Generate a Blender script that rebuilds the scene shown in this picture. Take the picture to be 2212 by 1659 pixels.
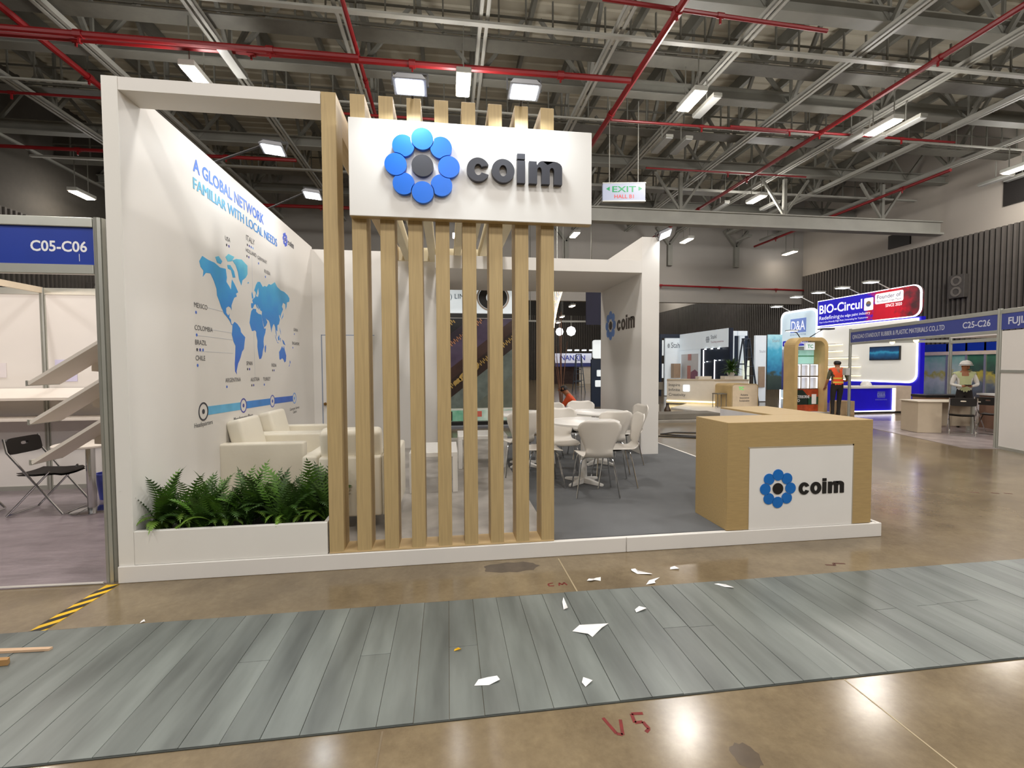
import bpy, bmesh, math, random
from mathutils import Vector, Matrix
from math import sin, cos, pi, radians
random.seed(7)
SC = bpy.context.scene
COL = SC.collection
for o in list(bpy.data.objects):
    bpy.data.objects.remove(o, do_unlink=True)

# ------------------------------------------------------------------ camera, world, exposure
cd = bpy.data.cameras.new('camera')
cam = bpy.data.objects.new('camera', cd)
COL.objects.link(cam)
cd.sensor_width = 36.0
cd.lens = 16.275
cd.clip_start = 0.05
cd.clip_end = 200
_yaw, _pitch, _roll = 0.13783, -0.03868, -0.0045
_f = Vector((sin(_yaw) * cos(_pitch), cos(_yaw) * cos(_pitch), sin(_pitch)))
_r = Vector((cos(_yaw), -sin(_yaw), 0))
_u = _r.cross(_f)
_r2 = cos(_roll) * _r + sin(_roll) * _u
_u2 = -sin(_roll) * _r + cos(_roll) * _u
cam.matrix_world = Matrix(((_r2.x, _u2.x, -_f.x, 2.2872), (_r2.y, _u2.y, -_f.y, -3.5648),
                           (_r2.z, _u2.z, -_f.z, 1.5158), (0, 0, 0, 1)))
SC.camera = cam
world = bpy.data.worlds.new('World')
SC.world = world
world.use_nodes = True
world.node_tree.nodes['Background'].inputs[0].default_value = (0.95, 0.9, 0.82, 1)
world.node_tree.nodes['Background'].inputs[1].default_value = 0.08
SC.view_settings.view_transform = 'Standard'
SC.view_settings.look = 'None'
SC.view_settings.exposure = 0.0
SC.view_settings.gamma = 1.0
SC.view_settings.use_curve_mapping = False
try:
    SC.cycles.max_bounces = 8
    SC.cycles.sample_clamp_indirect = 4.0
except Exception:
    pass

HALL_W, FLOOD_W = 132.0, 5.6
def area_light(name, loc, size, energy, color, rot=(0, 0, 0), parent=None, sy=None, spread=None):
    l = bpy.data.lights.new(name, 'AREA')
    l.shape = 'RECTANGLE'; l.size = size; l.size_y = sy or size
    l.energy = energy; l.color = color
    if spread: l.spread = spread
    o = bpy.data.objects.new(name, l); COL.objects.link(o)
    o.location = loc; o.rotation_euler = rot
    if parent: o.parent = parent
    return o
WARM, COOL = (1.0, 0.965, 0.93), (0.90, 0.98, 1.0)
def point_light(name, loc, energy, color, radius=.25, parent=None):
    l = bpy.data.lights.new(name, 'POINT'); l.energy = energy; l.color = color; l.shadow_soft_size = radius
    o = bpy.data.objects.new(name, l); COL.objects.link(o); o.location = loc
    if parent: o.parent = parent
    return o
# bare fill lights for unseen hall lamps overhead and behind the photographer (above the picture's upper edge)
for _x in (-8.9, -3.2, 2.7, 8.4, 14.2, 19.8):
    for _y in (-4.6, 1.5):
        area_light('hall_fill_light', (_x, _y, 8.0), 0.5, HALL_W, WARM, sy=0.9)
        point_light('hall_fill_light', (_x, _y, 7.8), HALL_W * 1.15, WARM)
    for _y in (-8.5, -11.5):  # unseen rearmost rows, added to throw more light on the booth fronts
        point_light('hall_fill_light', (_x, _y, 7.0), HALL_W * 1.7, WARM)
# bare lights added to brighten the next hall, beyond the bulkhead
for _x in (-2.0, 6.0, 13.0, 20.0):
    for _y in (25.0, 35.0):
        point_light('far_hall_fill_light', (_x, _y, 8.0), HALL_W * 2.2, WARM)

# ------------------------------------------------------------------ materials
def lin(c):
    return tuple((v / 12.92 if v <= 0.04045 else ((v + 0.055) / 1.055) ** 2.4) for v in c)
def hexc(h):
    return lin(tuple(int(h[i:i + 2], 16) / 255 for i in (0, 2, 4)))
MATS = {}
def M(name, col='cccccc', rough=0.5, metal=0.0, var=0.06, scale=6.0, bump=0.0, bscale=60.0, emit=None, es=0.0, stretch=None, spec=0.5, alpha=1.0, objvar=0.0, coat=0.0):
    if name in MATS: return MATS[name]
    m = bpy.data.materials.new(name); m.use_nodes = True
    nt = m.node_tree; b = nt.nodes['Principled BSDF']
    c = hexc(col) if isinstance(col, str) else col
    tc = nt.nodes.new('ShaderNodeTexCoord'); mp = nt.nodes.new('ShaderNodeMapping')
    nt.links.new(tc.outputs['Object'], mp.inputs[0])
    if stretch: mp.inputs['Scale'].default_value = stretch
    nz = nt.nodes.new('ShaderNodeTexNoise'); nz.inputs['Scale'].default_value = scale; nz.inputs['Detail'].default_value = 4
    nt.links.new(mp.outputs[0], nz.inputs['Vector'])
    rp = nt.nodes.new('ShaderNodeValToRGB')
    rp.color_ramp.elements[0].position = 0.3; rp.color_ramp.elements[1].position = 0.7
    rp.color_ramp.elements[0].color = tuple(max(0, v * (1 - var)) for v in c) + (1,)
    rp.color_ramp.elements[1].color = tuple(min(1, v * (1 + var)) for v in c) + (1,)
    nt.links.new(nz.outputs['Fac'], rp.inputs[0])
    out = rp.outputs[0]
    if objvar:
        oi = nt.nodes.new('ShaderNodeObjectInfo'); mr = nt.nodes.new('ShaderNodeMapRange')
        mr.inputs['To Min'].default_value = 1 - objvar; mr.inputs['To Max'].default_value = 1 + objvar
        nt.links.new(oi.outputs['Random'], mr.inputs['Value'])
        hs = nt.nodes.new('ShaderNodeHueSaturation')
        nt.links.new(mr.outputs[0], hs.inputs['Value']); nt.links.new(out, hs.inputs['Color']); out = hs.outputs[0]
    nt.links.new(out, b.inputs['Base Color'])
    b.inputs['Roughness'].default_value = rough; b.inputs['Metallic'].default_value = metal
    b.inputs['Specular IOR Level'].default_value = spec
    b.inputs['Coat Weight'].default_value = coat
    if alpha < 1: b.inputs['Alpha'].default_value = alpha
    if emit:
        b.inputs['Emission Color'].default_value = hexc(emit) + (1,); b.inputs['Emission Strength'].default_value = es
    if bump:
        n2 = nt.nodes.new('ShaderNodeTexNoise'); n2.inputs['Scale'].default_value = bscale
        nt.links.new(mp.outputs[0], n2.inputs['Vector'])
        bp = nt.nodes.new('ShaderNodeBump'); bp.inputs['Strength'].default_value = bump; bp.inputs['Distance'].default_value = 0.01
        nt.links.new(n2.outputs['Fac'], bp.inputs['Height']); nt.links.new(bp.outputs[0], b.inputs['Normal'])
    MATS[name] = m
    return m
def G(name, stops, axis='Z', lo=0.0, hi=1.0, rough=0.5, es=0.0):
    """printed colour gradient along an object axis"""
    if name in MATS: return MATS[name]
    m = bpy.data.materials.new(name); m.use_nodes = True
    nt = m.node_tree; b = nt.nodes['Principled BSDF']
    tc = nt.nodes.new('ShaderNodeTexCoord'); sp = nt.nodes.new('ShaderNodeSeparateXYZ')
    nt.links.new(tc.outputs['Object'], sp.inputs[0])
    nz = nt.nodes.new('ShaderNodeTexNoise'); nz.inputs['Scale'].default_value = 5; nt.links.new(tc.outputs['Object'], nz.inputs['Vector'])
    mr = nt.nodes.new('ShaderNodeMapRange'); mr.inputs['From Min'].default_value = lo; mr.inputs['From Max'].default_value = hi
    nt.links.new(sp.outputs[axis], mr.inputs['Value'])
    ad = nt.nodes.new('ShaderNodeMath'); ad.operation = 'MULTIPLY_ADD'; ad.inputs[1].default_value = 0.35; 
    sb = nt.nodes.new('ShaderNodeMath'); sb.operation = 'SUBTRACT'; sb.inputs[1].default_value = 0.175
    nt.links.new(nz.outputs['Fac'], ad.inputs[0]); nt.links.new(mr.outputs[0], ad.inputs[2]); nt.links.new(ad.outputs[0], sb.inputs[0])
    rp = nt.nodes.new('ShaderNodeValToRGB'); e = rp.color_ramp.elements
    while len(e) < len(stops): e.new(0.5)
    for i, (p, c) in enumerate(stops):
        e[i].position = p; e[i].color = hexc(c) + (1,)
    nt.links.new(sb.outputs[0], rp.inputs[0]); nt.links.new(rp.outputs[0], b.inputs['Base Color'])
    b.inputs['Roughness'].default_value = rough
    if es:
        nt.links.new(rp.outputs[0], b.inputs['Emission Color']); b.inputs['Emission Strength'].default_value = es
    MATS[name] = m
    return m

white = M('white_paint', 'dedad4', 0.55, var=0.015, scale=2)
white_sat = M('white_laminate', 'e4e1dc', 0.3, var=0.015, scale=3)
sticker = M('white_vinyl_sheet', 'e2dfd8', 0.4, var=0.02, scale=2, bump=0.15, bscale=3, stretch=(1, 1, .4))
wood = M('oak_laminate', 'b59d70', 0.5, var=0.10, scale=5, stretch=(14, 14, 0.6), bump=0.05, bscale=30)
woodh = M('oak_laminate_counter', 'ab9162', 0.45, var=0.07, scale=5, stretch=(2, 14, 14))
woodx = M('beech_veneer', 'c4a97c', 0.5, var=0.07, scale=4)
cream = M('cream_paint', 'd9cdae', 0.6, var=0.02)
blue = M('sign_blue', '086ad6', 0.35, var=0.03)
blue_dk = M('sign_blue_print', '0b6fc4', 0.45, var=0.03)
blk = M('charcoal_letter', '33343c', 0.4, var=0.04)
blk2 = M('black_letter', '1a1614', 0.4, var=0.04)
edge_w = M('letter_edge_white', 'e8e6ea', 0.5, var=0.02)
alu = M('aluminium', 'b9b9b0', 0.35, metal=0.6, var=0.03)
chrome = M('chrome', 'cfcfcf', 0.12, metal=1.0, var=0.02)
steel_dk = M('dull_chrome', '9a9690', 0.25, metal=0.9, var=0.05)
black_pl = M('black_plastic', '1c1917', 0.45, var=0.08)
leather = M('cream_leather', 'e3dccb', 0.42, var=0.025, scale=3, bump=0.08, bscale=25)
shellw = M('white_chair_plywood', 'dcd6cd', 0.35, var=0.02)
steel = M('galvanised_steel', '75746c', 0.6, var=0.10, scale=1.5)
steel2 = M('painted_steel_light', '98978f', 0.55, var=0.08, scale=1.5)
deckm = M('roof_deck', 'b3ad9b', 0.75, var=0.08, scale=0.6)
red = M('red_pipe_paint', '780f14', 0.4, var=0.12, scale=2)
ribd = M('acoustic_rib', '55504b', 0.7, var=0.10, scale=2)
ribbk = M('acoustic_backing', '16130f', 0.9, var=0.1)
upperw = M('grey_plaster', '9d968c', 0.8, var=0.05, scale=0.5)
navy = M('fascia_blue', '0c349c', 0.4, var=0.05)
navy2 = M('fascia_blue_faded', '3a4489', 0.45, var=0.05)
deep = M('deep_blue_panel', '1a0fb4', 0.35, var=0.06, emit='1a0fb4', es=0.25)
dknavy = M('dark_navy_panel', '0d1d33', 0.4, var=0.15)
lamp_w = M('lamp_lens', 'ffffff', 0.3, emit='f4f8ff', es=40.0)
lamp_h = M('high_bay_lens', 'fff2e0', 0.3, emit='ffe9cf', es=30.0)
led_w = M('led_strip', 'ffffff', 0.3, emit='fbf6ff', es=3.0)
led_y = M('led_strip_warm', 'fff0c0', 0.3, emit='ffe9b0', es=3.0)
litw = M('backlit_white', 'e2e8ea', 0.4, emit='e8f2f6', es=0.40, var=0.02)
unlit = M('unlit_diffuser', '8c8c88', 0.4, var=0.02)
greym = M('grey_plastic', '6f6a60', 0.5)
paper = M('paper', 'f0eeec', 0.7, var=0.03)
skin = M('skin', 'a8714f', 0.55, var=0.05)
hairm = M('black_hair', '15110f', 0.5, var=0.2)
textw = M('white_lettering', 'f2f2f4', 0.45, var=0.01)
textg = M('grey_lettering', '4c4c50', 0.5, var=0.03)
cardb = M('cardboard', 'b09572', 0.8, var=0.06)

# ------------------------------------------------------------------ mesh builder
class MB:
    def __init__(s):
        s.v = []; s.f = []
    def add(s, vs, fs):
        n = len(s.v); s.v += [tuple(v) for v in vs]; s.f += [tuple(i + n for i in f) for f in fs]; return s
    def box(s, x0, x1, y0, y1, z0, z1):
        return s.add([(x0, y0, z0), (x1, y0, z0), (x1, y1, z0), (x0, y1, z0), (x0, y0, z1), (x1, y0, z1), (x1, y1, z1), (x0, y1, z1)],
                     [(0, 3, 2, 1), (4, 5, 6, 7), (0, 1, 5, 4), (1, 2, 6, 5), (2, 3, 7, 6), (3, 0, 4, 7)])
    def hexa(s, b, t):
        return s.add(list(b) + list(t), [(0, 3, 2, 1), (4, 5, 6, 7), (0, 1, 5, 4), (1, 2, 6, 5), (2, 3, 7, 6), (3, 0, 4, 7)])
    def poly(s, pts):
        return s.add(pts, [tuple(range(len(pts)))])
    def bar(s, p, q, w, h=None):
        """rectangular bar between two points"""
        p, q = Vector(p), Vector(q); h = h or w
        d = (q - p).normalized(); up = Vector((0, 0, 1)) if abs(d.z) < 0.95 else Vector((0, 1, 0))
        a = d.cross(up).normalized() * w / 2; c = a.cross(d).normalized() * h / 2
        return s.hexa([p - a - c, p + a - c, p + a + c, p - a + c], [q - a - c, q + a - c, q + a + c, q - a + c])
    def tube(s, pts, r, n=8, cap=True):
        pts = [Vector(p) for p in pts]; k = len(pts); base = len(s.v)
        rs = r if isinstance(r, (list, tuple)) else [r] * k
        pa = None
        for i, p in enumerate(pts):
            d = (pts[min(i + 1, k - 1)] - pts[max(i - 1, 0)]).normalized()
            if pa is None:
                up = Vector((0, 0, 1)) if abs(d.z) < 0.9 else Vector((1, 0, 0))
                pa = d.cross(up).normalized()
            else:
                pa = (pa - d * pa.dot(d)).normalized()
            pb = d.cross(pa)
            for j in range(n):
                t = 2 * pi * j / n
                s.v.append(tuple(p + (pa * cos(t) + pb * sin(t)) * rs[i]))
        for i in range(k - 1):
            for j in range(n):
                a = base + i * n + j; b = base + i * n + (j + 1) % n
                s.f.append((a, b, b + n, a + n))
        if cap:
            s.f.append(tuple(base + j for j in reversed(range(n)))); s.f.append(tuple(base + (k - 1) * n + j for j in range(n)))
        return s
    def lathe(s, c, prof, n=24):
        """profile (r, z) turned about the vertical through c"""
        base = len(s.v); k = len(prof)
        for r, z in prof:
            for j in range(n):
                t = 2 * pi * j / n; s.v.append((c[0] + r * cos(t), c[1] + r * sin(t), c[2] + z))
        for i in range(k - 1):
            for j in range(n):
                a = base + i * n + j; b = base + i * n + (j + 1) % n
                s.f.append((a, b, b + n, a + n))
        s.f.append(tuple(base + j for j in reversed(range(n)))); s.f.append(tuple(base + (k - 1) * n + j for j in range(n)))
        return s
    def prism(s, poly, o, xd, ud, d0, d1):
        """2-D outline extruded along the plane's normal from d0 to d1"""
        o, xd, ud = Vector(o), Vector(xd).normalized(), Vector(ud).normalized(); nn = xd.cross(ud)
        n = len(poly)
        a = [o + xd * x + ud * y + nn * d0 for x, y in poly]; b = [o + xd * x + ud * y + nn * d1 for x, y in poly]
        return s.add(a + b, [tuple(reversed(range(n))), tuple(range(n, 2 * n))] + [(i, (i + 1) % n, n + (i + 1) % n, n + i) for i in range(n)])
    def ring(s, outer, inner, o, xd, ud, d0, d1, closed=True):
        o, xd, ud = Vector(o), Vector(xd).normalized(), Vector(ud).normalized(); nn = xd.cross(ud)
        n = len(outer); P = lambda q, d: o + xd * q[0] + ud * q[1] + nn * d
        vs = [P(q, d0) for q in outer] + [P(q, d0) for q in inner] + [P(q, d1) for q in outer] + [P(q, d1) for q in inner]
        fs = []
        for i in range(n if closed else n - 1):
            j = (i + 1) % n
            fs += [(i, n + i, n + j, j), (2 * n + i, 2 * n + j, 3 * n + j, 3 * n + i), (i, j, 2 * n + j, 2 * n + i), (n + i, 3 * n + i, 3 * n + j, n + j)]
        if not closed:
            fs += [(0, 2 * n, 3 * n, n), (n - 1, 2 * n - 1, 4 * n - 1, 3 * n - 1)]
        return s.add(vs, fs)
def rrect(w, h, r, n=5, x0=0.0, y0=0.0, corners=(1, 1, 1, 1)):
    """rounded rectangle outline, counter-clockwise from the lower left"""
    pts = []
    for (cx, cy, a0, on) in ((x0 + r, y0 + r, pi, corners[0]), (x0 + w - r, y0 + r, 1.5 * pi, corners[1]), (x0 + w - r, y0 + h - r, 0, corners[2]), (x0 + r, y0 + h - r, .5 * pi, corners[3])):
        if on:
            pts += [(cx + r * cos(a0 + .5 * pi * i / n), cy + r * sin(a0 + .5 * pi * i / n)) for i in range(n + 1)]
        else:
            pts.append((cx + r * (1 if cos(a0 + pi / 4) > 0 else -1), cy + r * (1 if sin(a0 + pi / 4) > 0 else -1)))
    return pts
def circ(r, n=32, cx=0, cy=0, ry=None, a0=0.0, a1=2 * pi, closed=True):
    k = n if closed else n - 1
    return [(cx + r * cos(a0 + (a1 - a0) * i / k), cy + (ry or r) * sin(a0 + (a1 - a0) * i / k)) for i in range(n)]

def make_mesh(name, mb, mat, off=(0, 0, 0), smooth=False, bevel=0.0, seg=1):
    me = bpy.data.meshes.new(name)
    ox, oy, oz = off
    me.from_pydata([(x - ox, y - oy, z - oz) for x, y, z in mb.v], [], mb.f)
    bm = bmesh.new(); bm.from_mesh(me)
    if bevel:
        es = [e for e in bm.edges if len(e.link_faces) == 2 and e.calc_face_angle(0) > 0.6]
        bmesh.ops.bevel(bm, geom=es, offset=bevel, segments=seg, affect='EDGES', profile=0.5, clamp_overlap=True)
    bmesh.ops.recalc_face_normals(bm, faces=bm.faces)
    bm.to_mesh(me); bm.free()
    for mm in (mat if isinstance(mat, (list, tuple)) else [mat]):
        me.materials.append(mm)
    if smooth:
        for p in me.polygons: p.use_smooth = True
        try: me.set_sharp_from_angle(angle=radians(40))
        except Exception: pass
    return me
def part(name, mb, mat, parent=None, off=None, smooth=False, bevel=0.0, seg=1, label=None, kind=None):
    """ONE mesh object; vertices in world coordinates, made relative to the root's place"""
    if off is None:
        off = parent['_o'] if parent is not None and '_o' in parent else (0, 0, 0)
    o = bpy.data.objects.new(name, make_mesh(name, mb, mat, off, smooth, bevel, seg)); COL.objects.link(o)
    o['_o'] = tuple(off)
    if parent is not None: o.parent = parent
    if label: o['label'] = label
    if kind: o['kind'] = kind
    return o
def tag(o, label, cat, group=None, kind=None):
    o['label'] = label; o['category'] = cat
    if group: o['group'] = group
    if kind: o['kind'] = kind
    return o
def thing(name, label, cat, loc=(0, 0, 0), rz=0.0, group=None, local=False):
    """an Empty at the thing's base; children carry world coordinates unless local"""
    o = bpy.data.objects.new(name, None); COL.objects.link(o)
    o.empty_display_size = 0.1
    o.location = loc; o.rotation_euler = (0, 0, rz)
    o['_o'] = (0, 0, 0) if local else tuple(loc)
    return tag(o, label, cat, group)
def solo(name, mb, mat, label, cat, loc=(0, 0, 0), group=None, **k):
    o = part(name, mb, mat, None, off=loc, **k); o.location = loc
    return tag(o, label, cat, group)
def struct(name, mb, mat, parent=None, **k):
    o = part(name, mb, mat, parent, **k)
    if parent is None: o['kind'] = 'structure'
    return o
def dup(root, loc, rz, label=None, group=None):
    r = root.copy(); COL.objects.link(r); r.location = loc; r.rotation_euler = (0, 0, rz)
    if label: r['label'] = label
    if group: r['group'] = group
    for ch in list(root.children):
        c = ch.copy(); COL.objects.link(c); c.parent = r
        for g in list(ch.children):
            d = g.copy(); COL.objects.link(d); d.parent = c
    return r
def txt(s, o, xd, ud, mat, parent, h=None, w=None, d=0.002, bold=0.0, align='L', name='lettering'):
    """flat lettering standing on the plane (o, xd, ud)"""
    cu = bpy.data.curves.new('t', 'FONT'); cu.body = s; cu.size = 1.0; multi = bold > 0 and 'M' in s; cu.offset = 0.0 if multi else bold; cu.resolution_u = 3
    cu.extrude = 0.0
    ob = bpy.data.objects.new('t', cu); COL.objects.link(ob)
    bpy.context.view_layer.update()
    me = bpy.data.meshes.new_from_object(ob.evaluated_get(bpy.context.evaluated_depsgraph_get()))
    bpy.data.objects.remove(ob, do_unlink=True)
    xs = [v.co.x for v in me.vertices]; ys = [v.co.y for v in me.vertices]
    x0, x1, y1 = min(xs), max(xs), max(ys)
    sy = h / y1 if h else w / (x1 - x0); sx = w / (x1 - x0) if w else sy
    o, xd, ud = Vector(o), Vector(xd).normalized(), Vector(ud).normalized(); nn = xd.cross(ud)
    ww = (x1 - x0) * sx; sh = {'L': 0, 'C': -ww / 2, 'R': -ww}[align]
    off = Vector(parent['_o']) if '_o' in parent else Vector()
    n0 = len(me.vertices)
    vs = [o + xd * ((v.co.x - x0) * sx + sh) + ud * (v.co.y * sy) + nn * d - off for v in me.vertices]
    fs = [tuple(p.vertices) for p in me.polygons]
    if multi:                                                 # heavier strokes: three thin layers, each a little beside and above the last
        lay = [[v + xd * (q * bold * sx * 1.2) + nn * (.0004 * i) for v in vs] for i, q in enumerate((-1, 1, 0))]
        fs = [tuple(j + n0 * i for j in f) for i in range(3) for f in fs]; vs = [v for l in lay for v in l]
    bpy.data.meshes.remove(me)
    m2 = bpy.data.meshes.new(name); m2.from_pydata(vs, [], fs); m2.materials.append(mat)
    ob = bpy.data.objects.new(name, m2); COL.objects.link(ob); ob.parent = parent; ob['_o'] = tuple(off)
    return ob

# --- the emblem: eight round petals about a dark disc, and the word beside it
def petals(r=0.078, R=0.19, gap=0.006):
    cs = [(R * cos(pi / 4 * k), R * sin(pi / 4 * k)) for k in range(8)]
    out = []
    for k, (cx, cy) in enumerate(cs):
        pts = circ(r, 36, cx, cy)
        if k % 2:                                             # diagonal petals are cut by their neighbours
            q = []
            for x, y in pts:
                for nb in (cs[(k - 1) % 8], cs[(k + 1) % 8]):
                    dx, dy = x - nb[0], y - nb[1]; dd = math.hypot(dx, dy)
                    if dd < r + gap: x, y = nb[0] + dx / dd * (r + gap), nb[1] + dy / dd * (r + gap)
                q.append((x, y))
            pts = q
        out.append(pts)
    return out
def emblem(parent, c, k, xd, ud, d0, d1, mb_, mk_, sx=1.0):
    for pts in petals():
        part('petal', MB().prism([(x * k * sx, y * k) for x, y in pts], c, xd, ud, d0, d1), mb_, parent)
    part('emblem_centre', MB().prism([(x * k * sx, y * k) for x, y in circ(0.078, 36)], c, xd, ud, d0, d1), mk_, parent, label='dark disc in the middle of the petals')
def wordmark(parent, o, w, xd, ud, d0, d1, mat, hk=1.0):
    k = w / 562.0; ky = k * hk
    S = lambda pts, dx: [((x + dx) * k, y * ky) for x, y in pts]
    hh = 134.0
    # c
    a0 = radians(24)
    outc = circ(66, 34, 65, 66, 69, a0, 2 * pi - a0, False); inc = circ(22, 34, 65, 66, 33, a0 + .1, 2 * pi - a0 - .1, False)
    part('letter_c', MB().ring(S(outc, 0), S(inc, 0), o, xd, ud, d0, d1, closed=False), mat, parent)
    part('letter_o', MB().ring(S(circ(67, 36, 67, 66, 69), 143), S(circ(22, 36, 67, 66, 33), 143), o, xd, ud, d0, d1), mat, parent)
    i = MB().prism(S([(0, 0), (47, 0), (47, 131), (0, 131)], 293), o, xd, ud, d0, d1)
    i.prism(S([(0, 140), (47, 140), (47, 172), (0, 172)], 293), o, xd, ud, d0, d1)
    part('letter_i', i, mat, parent)
    arc = lambda cx, cy, rx, ry, a, b, n=7: [(cx + rx * cos(a + (b - a) * t / n), cy + ry * sin(a + (b - a) * t / n)) for t in range(n + 1)]
    pm = [(0, 0), (0, 131), (46, 131), (46, 115)] + arc(80, 100, 32, 35, pi * .9, pi * .2) + [(111, 114)] + arc(150, 98, 49, 37, pi * .85, 0) + [(199, 0), (151, 0), (151, 78)] + arc(137, 80, 13, 18, 0, pi)[1:] + [(124, 0), (76, 0), (76, 78)] + arc(62, 80, 13, 18, 0, pi)[1:] + [(48, 0)]
    part('letter_m', MB().prism(S(pm, 363), o, xd, ud, d0, d1), mat, parent)
X_, Y_, Z_ = (1, 0, 0), (0, 1, 0), (0, 0, 1)
# ------------------------------------------------------------------ hall: floor, ceiling, walls
def concrete():
    m = bpy.data.materials.new('polished_concrete'); m.use_nodes = True
    nt = m.node_tree; b = nt.nodes['Principled BSDF']; N = nt.nodes.new; L = nt.links.new
    tc = N('ShaderNodeTexCoord')
    def noise(sc, det=5, rough=.6, dist=0):
        n = N('ShaderNodeTexNoise'); n.inputs['Scale'].default_value = sc; n.inputs['Detail'].default_value = det
        n.inputs['Roughness'].default_value = rough; n.inputs['Distortion'].default_value = dist
        L(tc.outputs['Object'], n.inputs['Vector']); return n.outputs['Fac']
    def ramp(f, stops):
        r = N('ShaderNodeValToRGB'); e = r.color_ramp.elements
        while len(e) < len(stops): e.new(.5)
        for i, (p, c) in enumerate(stops): e[i].position = p; e[i].color = hexc(c) + (1,)
        L(f, r.inputs[0]); return r.outputs[0]
    def mix(f, a, c2, mode='MIX'):
        x = N('ShaderNodeMix'); x.data_type = 'RGBA'; x.blend_type = mode
        if isinstance(f, float): x.inputs[0].default_value = f
        else: L(f, x.inputs[0])
        L(a, x.inputs[6]); L(c2, x.inputs[7]); return x.outputs[2]
    base = ramp(noise(.55, 6, .65, .4), [(.28, '6c5d48'), (.5, '837359'), (.72, '948366')])
    spots = ramp(noise(3.2, 8, .7), [(.3, '5c5042'), (.55, '82745e'), (.8, '9e9078')])
    c = mix(.45, base, spots)
    blot = ramp(noise(1.1, 7, .75, .3), [(.42, 'b0a596'), (.5, 'e6e0d6'), (.62, 'ffffff')])
    c = mix(.28, c, blot, 'MULTIPLY')
    fine = ramp(noise(28, 6, .7), [(.3, 'bbbbbb'), (.7, 'ffffff')])
    c = mix(.35, c, fine, 'MULTIPLY')
    L(c, b.inputs['Base Color'])
    mr = N('ShaderNodeMapRange'); mr.inputs['To Min'].default_value = .09; mr.inputs['To Max'].default_value = .25
    L(noise(1.7, 6, .7, .6), mr.inputs['Value']); L(mr.outputs[0], b.inputs['Roughness'])
    bp = N('ShaderNodeBump'); bp.inputs['Strength'].default_value = .04; bp.inputs['Distance'].default_value = .02
    L(noise(1.3, 3), bp.inputs['Height']); L(bp.outputs[0], b.inputs['Normal'])
    b.inputs['Specular IOR Level'].default_value = .42
    return m
floor = struct('floor', MB().box(-14, 25, -16, 48, -0.2, 0), concrete())
# two saw-cut joints of the concrete floor
jm = M('joint_filler', 'a8987a', 0.6)
part('floor_joint', MB().box(3.13, 3.14, -0.6, -0.06, 0, 0.0012), jm, floor)
part('floor_joint', MB().box(4.162, 4.168, -3.4, -1.63, 0, 0.0012), jm, floor)
part('floor_joint', MB().box(2.0, 2.008, -3.4, -1.64, 0, 0.0012), M('joint_dark', '6e5f48', .6), floor)
# trench cover: grey planks side by side across the aisle, each its own piece
plm = M('trench_cover_grey', '686d69', 0.36, var=0.36, scale=2.0, stretch=(3.2, .55, 1), objvar=0.13, bump=0.05, bscale=8)
rnd = random.Random(3)
x = -2.6
while x < 9.5:
    w = 0.1525
    h = 0.006 + rnd.random() * .003
    cut = -1.1 + rnd.uniform(-.02, .02) if rnd.random() < .3 else None
    for (a, c) in ([(-1.62, -0.612)] if cut is None else [(-1.62, cut - .0015), (cut + .0015, -0.612)]):
        part('trench_cover_plank', MB().box(x + .0009, x + w - .0009, a, c, 0.0, h), plm, floor, bevel=.001)
    x += w
part('trench_frame', MB().box(-2.6, 9.5, -1.626, -1.622, 0, .004).box(-2.6, 9.5, -.61, -.606, 0, .004), M('trench_frame_dark', '3b3d38', .6), floor)
# dark oil stains on the concrete
stm = M('oil_stain', '54483a', .22, var=.15, scale=12)
def stain(cx, cy, rx, ry):
    n = 22; q = [(cx + rx * cos(2 * pi * i / n) * (1 + .12 * sin(5 * i)), cy + ry * sin(2 * pi * i / n) * (1 + .12 * cos(3 * i)), .0006) for i in range(n)]
    part('oil_stain', MB().poly(q), stm, floor)
stain(3.42, -1.965, .055, .06); stain(2.75, -.16, .22, .085)
# paint scrawls on the concrete
redp = M('red_floor_paint', '6d120e', .6, var=.25, scale=30)
drkp = M('dark_floor_paint', '5a3a2c', .6, var=.2, scale=30)
def scrawl(lines, w, m):
    b = MB()
    for ln in lines:
        for p, q in zip(ln, ln[1:]):
            b.bar((p[0], p[1], .0006), (q[0], q[1], .0006), w, .0008)
    return part('painted_mark', b, m, floor)
scrawl([[(2.935, -1.70), (2.962, -1.79), (2.985, -1.80), (3.005, -1.72)]], .014, redp)                      # V
scrawl([[(3.115, -1.70), (3.065, -1.695), (3.06, -1.745), (3.095, -1.745), (3.105, -1.785), (3.085, -1.80)]], .015, redp)   # 5
scrawl([[(3.0, -.455), (2.965, -.465), (2.965, -.495), (3.0, -.497)]], .010, redp)                            # C
scrawl([[(3.035, -.5), (3.045, -.46), (3.06, -.49), (3.08, -.46), (3.09, -.5)]], .010, redp)                   # M
scrawl([[(5.11, -.47), (5.17, -.49), (5.19, -.455), (5.27, -.475)]], .02, drkp)
scrawl([[(8.40, 1.08), (8.47, 1.02)]], .03, drkp); scrawl([[(8.60, 1.0), (8.67, .97)]], .03, drkp); scrawl([[(8.74, .97), (8.80, .93)]], .03, drkp)

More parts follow.
